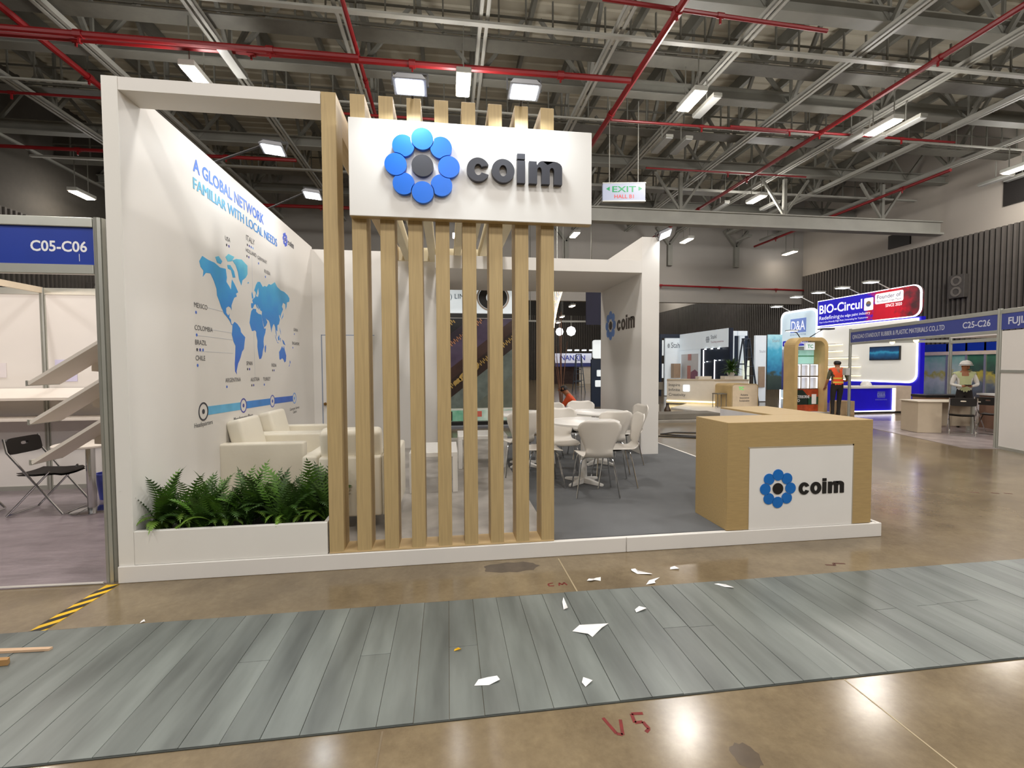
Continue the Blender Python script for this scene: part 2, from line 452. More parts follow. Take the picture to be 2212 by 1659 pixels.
# ceiling: ribbed deck, purlins, girders, trusses
dk = MB(); y = -9.0
while y < 48:
    for (a, c, z) in ((0, .22, 10.9), (.22, .26, None), (.26, .36, 10.94), (.36, .40, None)):
        z0 = z if z else (10.9 if a == .22 else 10.94); z1 = z if z else (10.94 if a == .22 else 10.9)
        dk.poly([(-14, y + a, z0), (25, y + a, z0), (25, y + c, z1), (-14, y + c, z1)])
    y += .40
ceiling = struct('ceiling', dk, deckm)
def instances(name, mb, mat, places, parent, **k):
    first = part(name, mb, mat, parent, off=(0, 0, 0), **k)
    first.location = places[0]
    for p in places[1:]:
        o = first.copy(); COL.objects.link(o); o.location = p
    return first
TX = [0.2 + 2.9 * k for k in range(-4, 8)]
instances('roof_purlin', MB().box(-.07, .07, -9, 46, 10.5, 10.86), steel, [(x, 0, 0) for x in TX], ceiling)
instances('roof_purlin', MB().box(-.05, .05, -9, 46, 10.62, 10.86), steel, [(x + 1.45, 0, 0) for x in TX], ceiling)
ch = MB().box(-.11, -.03, -9, 46, 8.66, 8.70).box(-.11, -.095, -9, 46, 8.66, 8.78).box(.03, .11, -9, 46, 8.66, 8.70).box(.095, .11, -9, 46, 8.66, 8.78)
instances('truss_chord', ch, steel2, [(x, 0, 0) for x in TX], ceiling)
wb = MB().bar((0, 0, 8.72), (0, 1.25, 10.5), .09).bar((0, 0, 8.72), (0, -1.25, 10.5), .09).bar((0, 0, 8.72), (0, 0, 10.5), .06)
instances('truss_web', wb, steel, [(x, y0, 0) for x in TX for y0 in (2.6, 5.5, 8.4, 11.3, 14.2, 17.1, 20.0)], ceiling)
wx = MB().bar((0, 0, 8.9), (1.25, 0, 10.5), .08).bar((0, 0, 8.9), (-1.25, 0, 10.5), .08)
GY = [5.5, 8.6, 12.9, 17.1, 22.5, 28.0]
instances('girder_web', wx, steel, [(x, y0, 0) for x in TX for y0 in GY[:5]], ceiling)
gb = MB().box(-13, 24, -.15, .15, 8.78, 8.81).box(-13, 24, -.15, .15, 9.08, 9.11).box(-13, 24, -.02, .02, 8.8, 9.1)
instances('roof_girder', gb, steel, [(0, y0, 0) for y0 in GY], ceiling)

# service walkways hung under the roof: rails and hanger rods
for wy in (7.3, 10.6, 15.2):
    part('walkway_rail', MB().box(-13, 24, wy - .25, wy - .21, 8.9, 8.95).box(-13, 24, wy + .21, wy + .25, 8.9, 8.95).box(-13, 24, wy - .22, wy + .22, 8.84, 8.87).box(-13, 24, wy - .24, wy - .21, 9.35, 9.39), M('dark_walkway_steel', '55534b', .6, var=.1), ceiling)
    instances('hanger_rod', MB().box(-.018, .018, -.018, .018, 0, .9), steel, [(-12 + .62 * k, wy - .23, 8.9) for k in range(56)], ceiling)
# conduit and cable tray runs
part('cable_tray', MB().box(-13, 24, 6.2, 6.32, 8.55, 8.6).box(-13, 24, 9.6, 9.66, 8.6, 8.64).box(-13, 24, 14.0, 14.1, 8.5, 8.56), steel2, ceiling)
# deep beam with a bright lower flange across the hall
part('partition_beam', MB().box(5.5, 22.3, 13.0, 13.06, 6.85, 7.3).box(5.5, 22.3, 12.85, 13.2, 6.78, 6.86).box(5.5, 22.3, 12.9, 13.15, 7.28, 7.32), steel2, ceiling)
for bx in (6.7, 11.0, 15.3, 19.6):
    part('beam_hanger', MB().bar((bx, 13.03, 7.3), (bx, 13.03, 8.7), .12).bar((bx, 13.03, 7.3), (bx - 1.0, 13.03, 8.7), .08).bar((bx, 13.03, 7.3), (bx + 1.0, 13.03, 8.7), .08), steel, ceiling)

# right, left and far walls: dark ribs over a black backing
slat = make_mesh('acoustic_slat', MB().hexa([(0, -.05, 0), (0, .05, 0), (-.09, .035, 0), (-.09, -.035, 0)], [(0, -.05, 6.5), (0, .05, 6.5), (-.09, .035, 6.5), (-.09, -.035, 6.5)]), ribd)
def ribs(wall, x, sgn, y0, y1, step):
    k = 0; yy = y0
    while yy < y1:
        o = bpy.data.objects.new('acoustic_slat', slat); COL.objects.link(o); o.parent = wall
        o.location = (x, yy, 0); o.scale = (sgn, 1, 1); o['_o'] = (0, 0, 0)
        yy += step
def ribs_far(wall, x, sgn, y0, y1, step, z1=6.5):
    b = MB(); yy = y0
    while yy < y1:
        b.box(min(x, x - .09 * sgn), max(x, x - .09 * sgn), yy - .045, yy + .045, 0, z1); yy += step
    part('acoustic_slats_far', b, ribd, wall, kind='stuff')
wall_right = struct('wall_right', MB().box(22.3, 22.4, -9, 48, 0, 6.5), ribbk)
ribs(wall_right, 22.3, 1, 5.0, 22.0, .18)
ribs_far(wall_right, 22.3, 1, 22.1, 47, .18); ribs_far(wall_right, 22.3, 1, -9, 4.9, .36)
wall_left = struct('wall_left', MB().box(-11.4, -11.3, -9, 48, 0, 6.5), ribbk)
ribs(wall_left, -11.3, -1, 11.0, 18.5, .18)
ribs_far(wall_left, -11.3, -1, 18.6, 47, .3); ribs_far(wall_left, -11.3, -1, -9, 10.9, .36)
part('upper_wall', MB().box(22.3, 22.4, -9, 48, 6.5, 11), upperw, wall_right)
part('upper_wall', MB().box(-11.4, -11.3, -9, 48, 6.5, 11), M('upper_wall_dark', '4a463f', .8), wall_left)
part('upper_wall_vent', MB().box(22.22, 22.3, 14.2, 15.2, 6.75, 7.35), black_pl, wall_right)
part('upper_wall_vent', MB().box(22.22, 22.3, 9.8, 10.8, 7.2, 8.3), black_pl, wall_right)
wall_back = struct('wall_back', MB().box(-11.3, 22.3, 46, 46.2, 0, 11), M('far_wall_dark', '2f2b27', .8))
b = MB()
for k in range(100): b.box(2 + .2 * k, 2.1 + .2 * k, 45.9, 46, 0, 7)
part('acoustic_slats_far', b, ribd, wall_back, kind='stuff')
# pale bulkhead hanging across the hall: open below
wall_mid = struct('wall_bulkhead', MB().box(-11.3, 22.3, 20.4, 20.7, 4.95, 11), M('bulkhead_plaster', '8f8b85', .8, var=.04, scale=.5))
part('bulkhead_column', MB().box(14.1, 14.35, 20.2, 20.4, 6.9, 8.0).bar((14.2, 20.3, 8.0), (13.5, 20.3, 8.9), .14).bar((14.2, 20.3, 8.0), (14.9, 20.3, 8.9), .14), steel, wall_mid)
part('bulkhead_column', MB().box(18.0, 18.25, 20.2, 20.4, 6.9, 8.0).bar((18.1, 20.3, 8.0), (17.4, 20.3, 8.9), .14).bar((18.1, 20.3, 8.0), (18.8, 20.3, 8.9), .14), steel, wall_mid)
part('bulkhead_column', MB().box(8.4, 8.6, 20.2, 20.4, 6.7, 8.0).bar((8.5, 20.3, 8.0), (7.8, 20.3, 8.9), .14).bar((8.5, 20.3, 8.0), (9.2, 20.3, 8.9), .14), steel, wall_mid)
# round-holed boxes fixed on the ribbed walls
def speaker_box(x, y, z, sgn, label):
    t = thing('wall_speaker', label, 'speaker', (x, y, z))
    part('cabinet', MB().box(x - .1, x + .1, y - .28, y + .28, z - .45, z + .45), M('speaker_grey', '4a4642', .6), t, bevel=.01)
    for dz in (-.21, .21):
        part('speaker_cone', MB().ring(circ(.19, 20, 0, dz), circ(.12, 20, 0, dz), (x + sgn * .1, y, z), (0, sgn, 0), Z_, 0, .02), M('speaker_ring', '6e6962', .5), t)
speaker_box(22.1, 12.1, 4.55, -1, 'dark wall speaker box with two round openings on the right ribbed wall')
speaker_box(-11.1, 16.35, 4.3, 1, 'dark wall speaker box with two round openings seen over the C05-C06 booth')

# sprinkler pipes
def pipe(pts, r, label, extra=None):
    r *= .8
    b = MB().tube(pts, r, 8)
    t = thing('sprinkler_pipe', label, 'pipe', pts[0])
    part('pipe', b, red, t, smooth=True)
    k = 0
    for a, c in zip(pts, pts[1:]):
        a, c = Vector(a), Vector(c); n = int((c - a).length / 3.1)
        for i in range(n):
            p = a.lerp(c, (i + .5) / n); dd = (c - a).normalized() * .07
            part('coupling', MB().tube([p - dd, p + dd], r * 1.35, 8), red, t)
            part('sprinkler_head', MB().bar(p, p - Vector((0, 0, .16)), .035), red, t)
    return t
pipe([(13.0, -6, 8.2), (13.0, 20.2, 8.2)], .075, 'red sprinkler main running away along the roof at far right')
pipe([(6.66, -4, 8.2), (6.66, 17.5, 8.2)], .09, 'red sprinkler main running away just right of the white fascia sign')
pipe([(.45, -4, 8.2), (.45, 13, 8.2)], .055, 'thin red pipe running away over the left end of the fascia sign')
pipe([(-5.8, -4, 8.2), (-5.85, 14, 8.2)], .085, 'red pipe running away above the C05-C06 booth sign')
pipe([(-10, 7.15, 8.12), (6.55, 6.95, 8.12)], .085, 'upper of two thick red pipes crossing the roof on the left')
pipe([(-10, 6.75, 8.0), (.5, 6.75, 8.0)], .075, 'lower of two thick red pipes crossing the roof on the left')
pipe([(5.2, 4.95, 8.3), (10.0, 5.15, 8.3)], .05, 'red branch pipe crossing near the top edge of the picture')
pipe([(-11, 12.6, 8.2), (-2.5, 12.5, 8.2)], .07, 'red pipe crossing the roof left of the white booth wall')
pipe([(-8, 16.5, 8.0), (16.5, 15.9, 8.0)], .085, 'long red pipe crossing the roof just above the deep beam')
pipe([(-10, 9.3, 8.1), (2.2, 9.2, 8.1)], .04, 'thin red branch pipe seen just above the white booth frame')
pipe([(6.7, 8.9, 8.25), (12.2, 8.9, 8.25)], .04, 'thin red branch pipe behind the hanging exit sign')
pipe([(10.2, 8.7, 8.2), (17.5, 8.7, 8.2)], .04, 'thin red branch pipe near the far right high bay lamp')
pipe([(8.6, 20.2, 5.9), (22.2, 20.2, 5.7)], .06, 'red pipe along the pale bulkhead at the back of the hall')
pipe([(19.0, 10.0, 8.0), (19.0, 20, 8.0)], .07, 'red pipe running away beside the upper right wall')
pipe([(-11.3, 18.5, 6.2), (-3, 18.5, 6.2)], .12, 'low red pipe in the dark corner above the C05-C06 sign')
pipe([(9.0, 11.6, 8.2), (15.0, 11.6, 8.2)], .035, 'thin red branch pipe crossing below the middle of the roof')

# lamps of the hall
def high_bay(x, y, z, label, power=1.0):
    t = thing('high_bay_lamp', label, 'lamp', (x, y, z), group='lit high bay lamps')
    part('housing', MB().box(x - .16, x + .16, y - .45, y + .45, z, z + .12), steel2, t, bevel=.01)
    part('lens', MB().box(x - .13, x + .13, y - .40, y + .40, z - .03, z), lamp_h, t)
    for dy in (-.3, .3):
        part('suspension_rod', MB().bar((x, y + dy, z + .12), (x, y + dy, 8.9 if z > 7 else 10.9), .02), steel, t)
    point_light('lamp_glow', (0, 0, -.3), HALL_W * 1.8 * power, WARM, .42, parent=t)
    area_light('lamp_light', (0, 0, -.05), .26, HALL_W * .18 * power, WARM, parent=t, sy=.8)
for a in [(-3.0, 7.5, 7.75, 'lit high bay lamp over the left frame of the white booth'),
          (2.69, 7.0, 7.75, 'lit high bay lamp between the two fascia floodlights'),
          (8.15, 7.1, 7.85, 'lit high bay lamp above and left of the middle of the right-hand roof'),
          (13.8, 7.5, 7.8, 'lit high bay lamp brightest at the far right of the roof'),
          (14.3, 13.3, 7.98, 'lit high bay lamp above the deep grey beam'),
          (20.5, 19.2, 7.5, 'lit high bay lamp below the red pipe near the right ribbed wall'),
          (13.9, 17.9, 7.6, 'lit high bay lamp seen under the deep beam right of the pylon'),
          (8.2, 17.6, 7.6, 'lit high bay lamp seen just below the lower right corner of the fascia'),
          (-10.2, 14.6, 7.5, 'lit high bay lamp at far left above the C05-C06 booth'),
          (2.72, 18.2, 7.55, 'lit high bay lamp glimpsed between slats below the fascia'),
          (20.6, 9.2, 7.8, 'lit high bay lamp at the right edge of the picture'),
          (11.6, 30.5, 6.0, 'small far lamp seen through the open booth back, highest of three'),
          (12.7, 38.0, 6.0, 'small far lamp seen through the open booth back, middle of three'),
          (13.7, 43.6, 6.0, 'small far lamp seen through the open booth back, lowest of three')]:
    high_bay(*a, power=(.3 if a[0] < -9 else .16 if a[1] > 19 else .4 if a[1] > 15 else 1.0))
us = None
UL = ['beside the lit lamp at upper right', 'left of a pair below the upper right lamp', 'right of a pair below the upper right lamp', 'right of the lit far right lamp', 'left of a pair below the far right lamp', 'right of a pair below the far right lamp', 'left of two near the right picture edge', 'right of two near the right picture edge', 'right of the lamp above the deep beam', 'left of the lamp above the deep beam', 'beside the lamp over the left frame', 'left of two under the beam at right', 'right of two under the beam at right']
for _k, (x, y) in enumerate(((8.8, 7.55), (8.6, 9.6), (9.2, 9.6), (14.7, 7.7), (13.9, 8.6), (14.6, 8.7), (22.0, 10.1), (21.6, 10.6), (15.4, 14.0), (13.4, 14.3), (-2.2, 7.3), (17.4, 18.6), (18.6, 18.4))):
    if us is None:
        us = thing('unlit_strip_lamp', 'unlit white strip lamp on the roof, ' + UL[_k], 'lamp', (x, y, 8.0), group='unlit strip lamps under the roof')
        part('housing', MB().box(x - .11, x + .11, y - .5, y + .5, 8.0, 8.08), steel, us)
        part('diffuser', MB().box(x - .10, x + .10, y - .48, y + .48, 7.97, 8.0), unlit, us)
        part('suspension', MB().bar((x, y, 8.08), (x, y, 8.68), .02), steel, us)
    else:
        dup(us, (x, y, 8.0), 0, 'unlit white strip lamp on the roof, ' + UL[_k])

# hanging exit sign
t = thing('exit_sign', 'white illuminated exit sign with green letters hanging from the roof', 'sign', (7.2, 9.0, 6.1))
ex = Vector((7.2, 9.0, 6.335)); xd = Vector((.99, -.138, 0))
part('sign_box', MB().prism(rrect(1.18, .47, .02, 2, -.59, -.235), ex, xd, Z_, -.06, .06), M('exit_panel', '8d93a6', .4, emit='e6ecff', es=.12, var=.01), t)
for s in (-.26, .235):
    part('sign_rim', MB().prism([(-.6, s), (.6, s), (.6, s + .025), (-.6, s + .025)], ex, xd, Z_, -.07, .07), alu, t)
gr = M('exit_green', '06864a', .4, emit='0d9a5a', es=.05); rd = M('exit_red', 'c0301f', .4, emit='d8432f', es=.05)
txt('EXIT', ex + Vector((0, 0, .0)), xd, Z_, gr, t, h=.16, w=.66, d=.063, bold=.015, align='C')
txt('HALL B1', ex + Vector((0, 0, -.17)), xd, Z_, rd, t, h=.10, w=.54, d=.063, bold=.012, align='C')
part('arrow', MB().prism([(-.50, .09), (-.40, .03), (-.40, .15)], ex, xd, Z_, .06, .064), gr, t)
part('arrow', MB().prism([(.50, .09), (.40, .15), (.40, .03)], ex, xd, Z_, .06, .064), gr, t)
for s in (-.4, .4):
    part('hanger_rod', MB().bar(ex + xd * s + Vector((0, 0, .25)), ex + xd * s + Vector((0, 0, 2.5)), .02), steel, t)
# ------------------------------------------------------------------ the white booth
PZ = 0.12
t = thing('booth_platform', 'low white booth platform with grey carpet under the white booth', 'platform', (3.0, 2.7, 0))
part('platform_core', MB().box(0.082, 6.03, .0, 5.5, 0, .115), white, t)
part('edge_board', MB().box(-.02, 3.71, -.02, -.001, 0, PZ), white, t, bevel=.004)
part('edge_board', MB().box(3.715, 6.065, -.02, -.001, 0, PZ), white, t, bevel=.004)
part('edge_board', MB().box(6.031, 6.065, .0, 5.5, 0, PZ), white, t, bevel=.004)
def splotch(name, c1, c2, c3, sc, rough):
    m = bpy.data.materials.new(name); m.use_nodes = True; nt = m.node_tree; b = nt.nodes['Principled BSDF']
    tc = nt.nodes.new('ShaderNodeTexCoord'); n = nt.nodes.new('ShaderNodeTexNoise'); n.inputs['Scale'].default_value = sc; n.inputs['Detail'].default_value = 5; n.inputs['Distortion'].default_value = .6
    r = nt.nodes.new('ShaderNodeValToRGB'); e = r.color_ramp.elements; e.new(.5)
    for i, (p, c) in enumerate(((.3, c1), (.5, c2), (.7, c3))): e[i].position = p; e[i].color = hexc(c) + (1,)
    nt.links.new(tc.outputs['Object'], n.inputs['Vector']); nt.links.new(n.outputs['Fac'], r.inputs[0]); nt.links.new(r.outputs[0], b.inputs['Base Color'])
    b.inputs['Roughness'].default_value = rough
    return m
part('dark_carpet', MB().box(3.115, 6.02, .03, 5.49, .115, .1215), M('charcoal_carpet', '5d5e5f', .95, var=.08, scale=2.5, bump=.3, bscale=400), t, label='charcoal carpet half of the platform')
part('pale_floor', MB().box(0.09, 3.115, .22, 5.49, .115, .1222), splotch('cloudy_vinyl', '857f79', 'a19b94', 'bab4ad', 2.2, .33), t, label='cloudy pale grey floor half of the platform')

# left wall with printed graphics, front frame and header
t = thing('booth_side_wall', 'tall white booth wall printed with a blue world map', 'wall', (.03, 2.27, 0))
part('wall_panel', MB().box(-.02, .08, .0, 4.55, 0.0, 3.495), white, t)

P = lambda y, z: (.08, y, z)
tb = M('print_title_blue', '3f72d0', .5, var=.05); tc_ = G('print_title_cyan', [(.0, '5cb4d8'), (1, '3d7fd4')], 'Y', -1.4, .7)
txt('A GLOBAL NETWORK', P(.93, 3.255), Y_, Z_, tb, t, h=.115, w=1.59, bold=.03)
txt('FAMILIAR WITH LOCAL NEEDS', P(.93, 3.095), Y_, Z_, tc_, t, h=.10, w=2.02, bold=.03)
LBL = [('USA', 1.5, 2.80, 2), ('ITALY', 2.0, 2.93, 4), ('HOLLAND', 1.98, 2.80, 2), ('GERMANY', 2.3, 2.79, 1), ('RUSSIA', 2.5, 2.67, 1), ('MEXICO', .88, 2.05, 1), ('COLOMBIA', .88, 1.85, 1), ('BRAZIL', .88, 1.72, 3), ('CHILE', .88, 1.58, 1), ('ARGENTINA', 1.42, 1.365, 1), ('SPAIN', 1.92, 1.54, 2), ('AUSTRIA', 2.02, 1.355, 2), ('TURKEY', 2.38, 1.35, 1), ('INDIA', 2.66, 1.52, 2), ('CHINA', 3.54, 2.04, 1), ('SINGAPORE', 3.46, 1.84, 1)]
dots = [blk, M('dot_violet', '3f3f9a', .5), M('dot_blue', '4a6fc8', .5), M('dot_sky', '7fb2e4', .5)]
for s, y, z, n in LBL:
    hh = .062 if s == 'ITALY' else .043
    txt(s, P(y, z), Y_, Z_, textg, t, h=hh)
    for k in range(n):
        part('legend_dot', MB().prism(circ(.014, 12), (.08, y + .03 + .05 * k, z - .045), Y_, Z_, 0, .0015), dots[k if n > 1 else 2], t)
lead = M('print_hairline', 'c2c6cc', .6)
part('leader_lines', MB().prism([(1.12, 2.07), (1.42, 2.068), (1.42, 2.072), (1.12, 2.074)], (.08, 0, 0), Y_, Z_, 0, .001).prism([(1.16, 1.87), (1.6, 1.87), (1.6, 1.874), (1.16, 1.874)], (.08, 0, 0), Y_, Z_, 0, .001)
     .prism([(.9, 1.80), (1.65, 1.80), (1.65, 1.804), (.9, 1.804)], (.08, 0, 0), Y_, Z_, 0, .001).prism([(.9, 1.66), (1.6, 1.66), (1.6, 1.664), (.9, 1.664)], (.08, 0, 0), Y_, Z_, 0, .001)
     .prism([(2.14, 1.4), (2.144, 1.4), (2.144, 2.78), (2.14, 2.78)], (.08, 0, 0), Y_, Z_, 0, .001), lead, t)
# continents: longitude and latitude outlines
LAND = [
 [(-168, 66), (-160, 71), (-145, 70), (-128, 70), (-112, 68), (-95, 69), (-92, 62), (-94, 58), (-85, 55), (-80, 52), (-78, 58), (-76, 62), (-68, 59), (-62, 56), (-56, 52), (-64, 49), (-61, 46), (-70, 43), (-75, 38), (-80, 32), (-80, 26), (-83, 29), (-90, 30), (-97, 27), (-97, 21), (-91, 18), (-87, 21), (-88, 16), (-83, 14), (-82, 9), (-78, 8), (-81, 7), (-87, 12), (-95, 16), (-105, 20), (-110, 26), (-113, 31), (-110, 24), (-117, 33), (-123, 39), (-124, 47), (-131, 55), (-140, 60), (-152, 59), (-160, 55), (-158, 60), (-165, 62)],
 [(-73, 79), (-60, 82), (-40, 84), (-20, 81), (-20, 73), (-27, 69), (-40, 65), (-44, 60), (-52, 65), (-55, 71), (-62, 76)],
 [(-125, 75), (-115, 77), (-105, 74), (-110, 71), (-120, 71)], [(-95, 79), (-85, 83), (-66, 83), (-75, 78), (-88, 76)], [(-90, 73), (-80, 74), (-68, 70), (-64, 65), (-73, 64), (-78, 70), (-88, 70)],
 [(-78, 8), (-71, 12), (-62, 10), (-52, 5), (-50, 0), (-43, -3), (-35, -6), (-38, -13), (-41, -22), (-48, -26), (-54, -34), (-58, -38), (-63, -42), (-66, -47), (-69, -52), (-68, -56), (-74, -52), (-74, -42), (-72, -32), (-70, -19), (-76, -14), (-81, -5), (-79, 2)],
 [(-17, 15), (-13, 25), (-9, 32), (-2, 36), (10, 37), (11, 33), (20, 31), (32, 31), (36, 23), (39, 16), (44, 11), (51, 12), (48, 5), (41, -2), (39, -8), (40, -16), (35, -22), (32, -29), (27, -34), (19, -35), (15, -27), (12, -17), (13, -8), (9, -1), (9, 4), (4, 6), (-8, 4), (-13, 9)],
 [(44, -16), (49, -13), (50, -17), (47, -25), (44, -23)],
 [(-9, 37), (-9, 43), (-1, 44), (-4, 48), (2, 51), (8, 54), (10, 58), (12, 55), (20, 55), (24, 59), (22, 63), (25, 66), (18, 61), (15, 56), (10, 59), (5, 60), (12, 66), (20, 70), (30, 71), (42, 67), (50, 69), (60, 69), (70, 73), (80, 73), (100, 78), (112, 74), (130, 72), (150, 72), (170, 70), (180, 67), (178, 63), (164, 61), (162, 56), (156, 51), (155, 58), (142, 59), (135, 54), (141, 50), (132, 43), (127, 38), (126, 34), (122, 39), (118, 38), (122, 31), (116, 23), (108, 21), (107, 11), (101, 13), (104, 2), (99, 8), (97, 17), (91, 22), (86, 20), (80, 14), (78, 8), (73, 17), (70, 22), (66, 25), (57, 26), (51, 29), (56, 24), (59, 22), (52, 16), (44, 13), (38, 22), (34, 29), (36, 36), (28, 37), (27, 41), (22, 37), (19, 42), (13, 45), (18, 40), (16, 38), (9, 44), (3, 42), (-1, 38), (-5, 36)],
 [(-5, 50), (1, 51), (-1, 55), (-4, 58), (-6, 56)], [(-22, 64), (-15, 65), (-18, 66)], [(130, 32), (136, 35), (141, 38), (142, 44), (139, 40), (133, 35)],
 [(95, 5), (105, -5), (104, -6), (97, 1)], [(109, 1), (117, 6), (117, -3), (111, -3)], [(106, -6), (115, -8), (106, -7.5)], [(120, 1), (124, 1), (122, -5)], [(132, -1), (141, -3), (150, -10), (138, -8)], [(120, 18), (124, 12), (126, 7), (121, 13)],
 [(114, -22), (122, -18), (131, -12), (137, -16), (141, -11), (146, -19), (153, -27), (150, -37), (142, -39), (137, -34), (130, -32), (118, -35), (115, -33)],
 [(173, -35), (178, -38), (175, -41), (173, -40)], [(167, -46), (173, -41), (171, -45)]]
mapm = G('print_map', [(0.0, '3a60c8'), (.32, '3a80d4'), (.6, '2f90da'), (.85, '3fa8dc'), (1.0, '6fcbe2')], 'Z', 1.45, 2.70)
for poly in LAND:
    q = [(2.15 + .0069 * lo, (1.895 + .0081 * la) if la < 54 else 2.332 + .0118 * (la - 54)) for lo, la in poly]
    part('continent', MB().prism(q, (.08, 0, 0), Y_, Z_, 0, .0015), mapm, t)
# time line under the map
tl = [(.985, 1.115, .085, blk), (1.82, 1.10, .08, M('ring_indigo', '4a4ca0', .5)), (2.66, 1.085, .08, M('ring_violet_blue', '5a66b4', .5)), (3.51, 1.065, .08, M('ring_sky', '6f9fe0', .5))]
barc = [M('bar_cyan', '63b2dc', .5, var=.1), M('bar_blue', '3f84d0', .5, var=.1), M('bar_royal', '3867c4', .5, var=.1)]
for k in range(3):
    (y0, z0, r0, _), (y1, z1, r1, _) = tl[k], tl[k + 1]
    part('timeline_bar', MB().prism([(y0 + r0 * .95, z0 - .04), (y1 - r1 * .95, z1 - .04), (y1 - r1 * .95, z1 + .04), (y0 + r0 * .95, z0 + .04)], (.08, 0, 0), Y_, Z_, 0, .0015), barc[k], t)
for k, (y, z, r, m) in enumerate(tl):
    part('timeline_ring', MB().ring(circ(r, 28), circ(r * .82, 28), (.08, y, z), Y_, Z_, 0, .002), m, t)
    part('timeline_dot', MB().prism(circ(r * .27, 16), (.08, y, z), Y_, Z_, 0, .002), m, t)
for s, y, z in (('Headquarters', .985, .985), ('Manufacturing Plants', 1.82, .955), ('Sales Offices', 2.66, .925), ('Customer Service', 3.51, .90), ('Centre', 3.51, .85)):
    txt(s, P(y, z), Y_, Z_, textg, t, h=.04, align='C')
# small emblem at the top right of the print
emblem(t, (.08, 3.27, 3.275), .36, Y_, Z_, 0, .002, M('print_logo_blue', '3b57c8', .5), M('print_logo_dark', '2c3f98', .5))
wordmark(t, (.08, 3.38, 3.235), .25, Y_, Z_, 0, .002, textg)
# bracketed front fin that closes the wall towards the aisle
part('front_fin', MB().box(-.02, .08, -.004, 0, PZ, 3.497), sticker, t)

solo('header_beam', MB().box(.0805, 1.397, 0.0, .235, 3.41, 3.497), white, 'white beam across the top of the open left bay, meeting the first slat', 'beam', loc=(.74, .12, 3.41))
# planter along the front edge
t = thing('planter_box', 'low white planter trough at the front left of the booth', 'planter', (.74, .22, PZ))
part('front_panel', MB().box(.081, 1.388, -.006, .03, PZ, .36), sticker, t, bevel=.003)
part('back_panel', MB().box(.081, 1.388, .40, .43, PZ, .36), white, t)
part('end_panel', MB().box(1.36, 1.388, .03, .40, PZ, .36), white, t)
part('soil', MB().box(.085, 1.36, .03, .40, PZ, .30), M('dark_soil', '17130d', .95, var=.4, scale=40, bump=1, bscale=60), t)
# ferns
leafm = [M('fern_green', '4b7022', .5, var=.30, scale=9, objvar=.35), M('fern_dark', '2f4d15', .5, var=.3, scale=9, objvar=.35), M('fern_light', '6d8f34', .5, var=.25, scale=9, objvar=.3)]
rf = random.Random(11)
def frond_mesh(L, bend, lift, mat, nm):
    """arched rachis with pairs of narrow leaflets, growing along +X from the origin"""
    b = MB(); n = 17; pts = []
    for i in range(n + 1):
        s = i / n; a = lift - bend * s * s
        if i == 0: p = Vector((0, 0, 0))
        else: p = p + Vector((cos(a), 0, sin(a))) * (L / n)
        pts.append((p.copy(), a))
    b.tube([q for q, _ in pts], [.0035 * (1 - .7 * i / n) for i in range(n + 1)], 4, cap=False)
    for i in range(2, n + 1):
        q, a = pts[i]; s = i / n
        ll = L * .17 * (sin(pi * min(1, s * .9 + .1)) ** .7) + .006
        d = Vector((cos(a), 0, sin(a)))
        for sg in (-1, 1):
            tip = q + d * ll * .55 + Vector((0, sg * ll * .85, -.1 * ll)); w = d * .009
            b.add([q - w, q + w, tip + w * .15, (q + tip) / 2 - w * 1.2], [(0, 1, 2, 3)])
    q, a = pts[-1]
    b.add([q + Vector((0, -.005, 0)), q + Vector((0, .005, 0)), q + Vector((cos(a), 0, sin(a))) * .03], [(0, 1, 2)])
    return make_mesh(nm, b, mat)
FR = [frond_mesh(.46, .55, 1.42, leafm[1], 'frond_f'), frond_mesh(.40, 1.1, 1.45, leafm[0], 'frond_a'), frond_mesh(.34, 1.7, 1.25, leafm[1], 'frond_b'), frond_mesh(.50, .7, 1.52, leafm[0], 'frond_c'), frond_mesh(.30, 2.0, 1.1, leafm[2], 'frond_d'), frond_mesh(.36, 1.3, 1.2, leafm[1], 'frond_e')]
FS = ['first from the left end', 'second from the left end', 'third from the left end', 'fourth from the left end', 'fifth from the left end', 'sixth from the left end', 'third from the slatted screen', 'second from the slatted screen', 'pressed against the slatted screen']
for k in range(9):
    fx = .17 + k * .143; fy = .20 + rf.uniform(-.06, .08)
    t = thing('fern', 'green fern in the white planter, ' + FS[k], 'plant', (fx, fy, .30), group='ferns in the planter')
    nfr = 36
    for i in range(nfr):
        o = bpy.data.objects.new('frond', rf.choice(FR)); COL.objects.link(o); o.parent = t
        az = 2 * pi * i / nfr + rf.uniform(-.3, .3); s = rf.uniform(.55, 1.05)
        if k == 8 and cos(az) > .3: az += 2.2
        if k < 2 and cos(az) < -.1: az = pi - az if i % 3 else -2.2
        o.rotation_euler = (rf.uniform(-.15, .15), rf.uniform(-.12, .25), az); o.scale = (s, s, s)
        o.location = (rf.uniform(-.04, .04), rf.uniform(-.05, .05), 0); o['_o'] = (0, 0, 0)
        if (fy + .42 * s * sin(az) * .6) < -.02 and rf.random() < .5: o.scale = (s * .7,) * 3

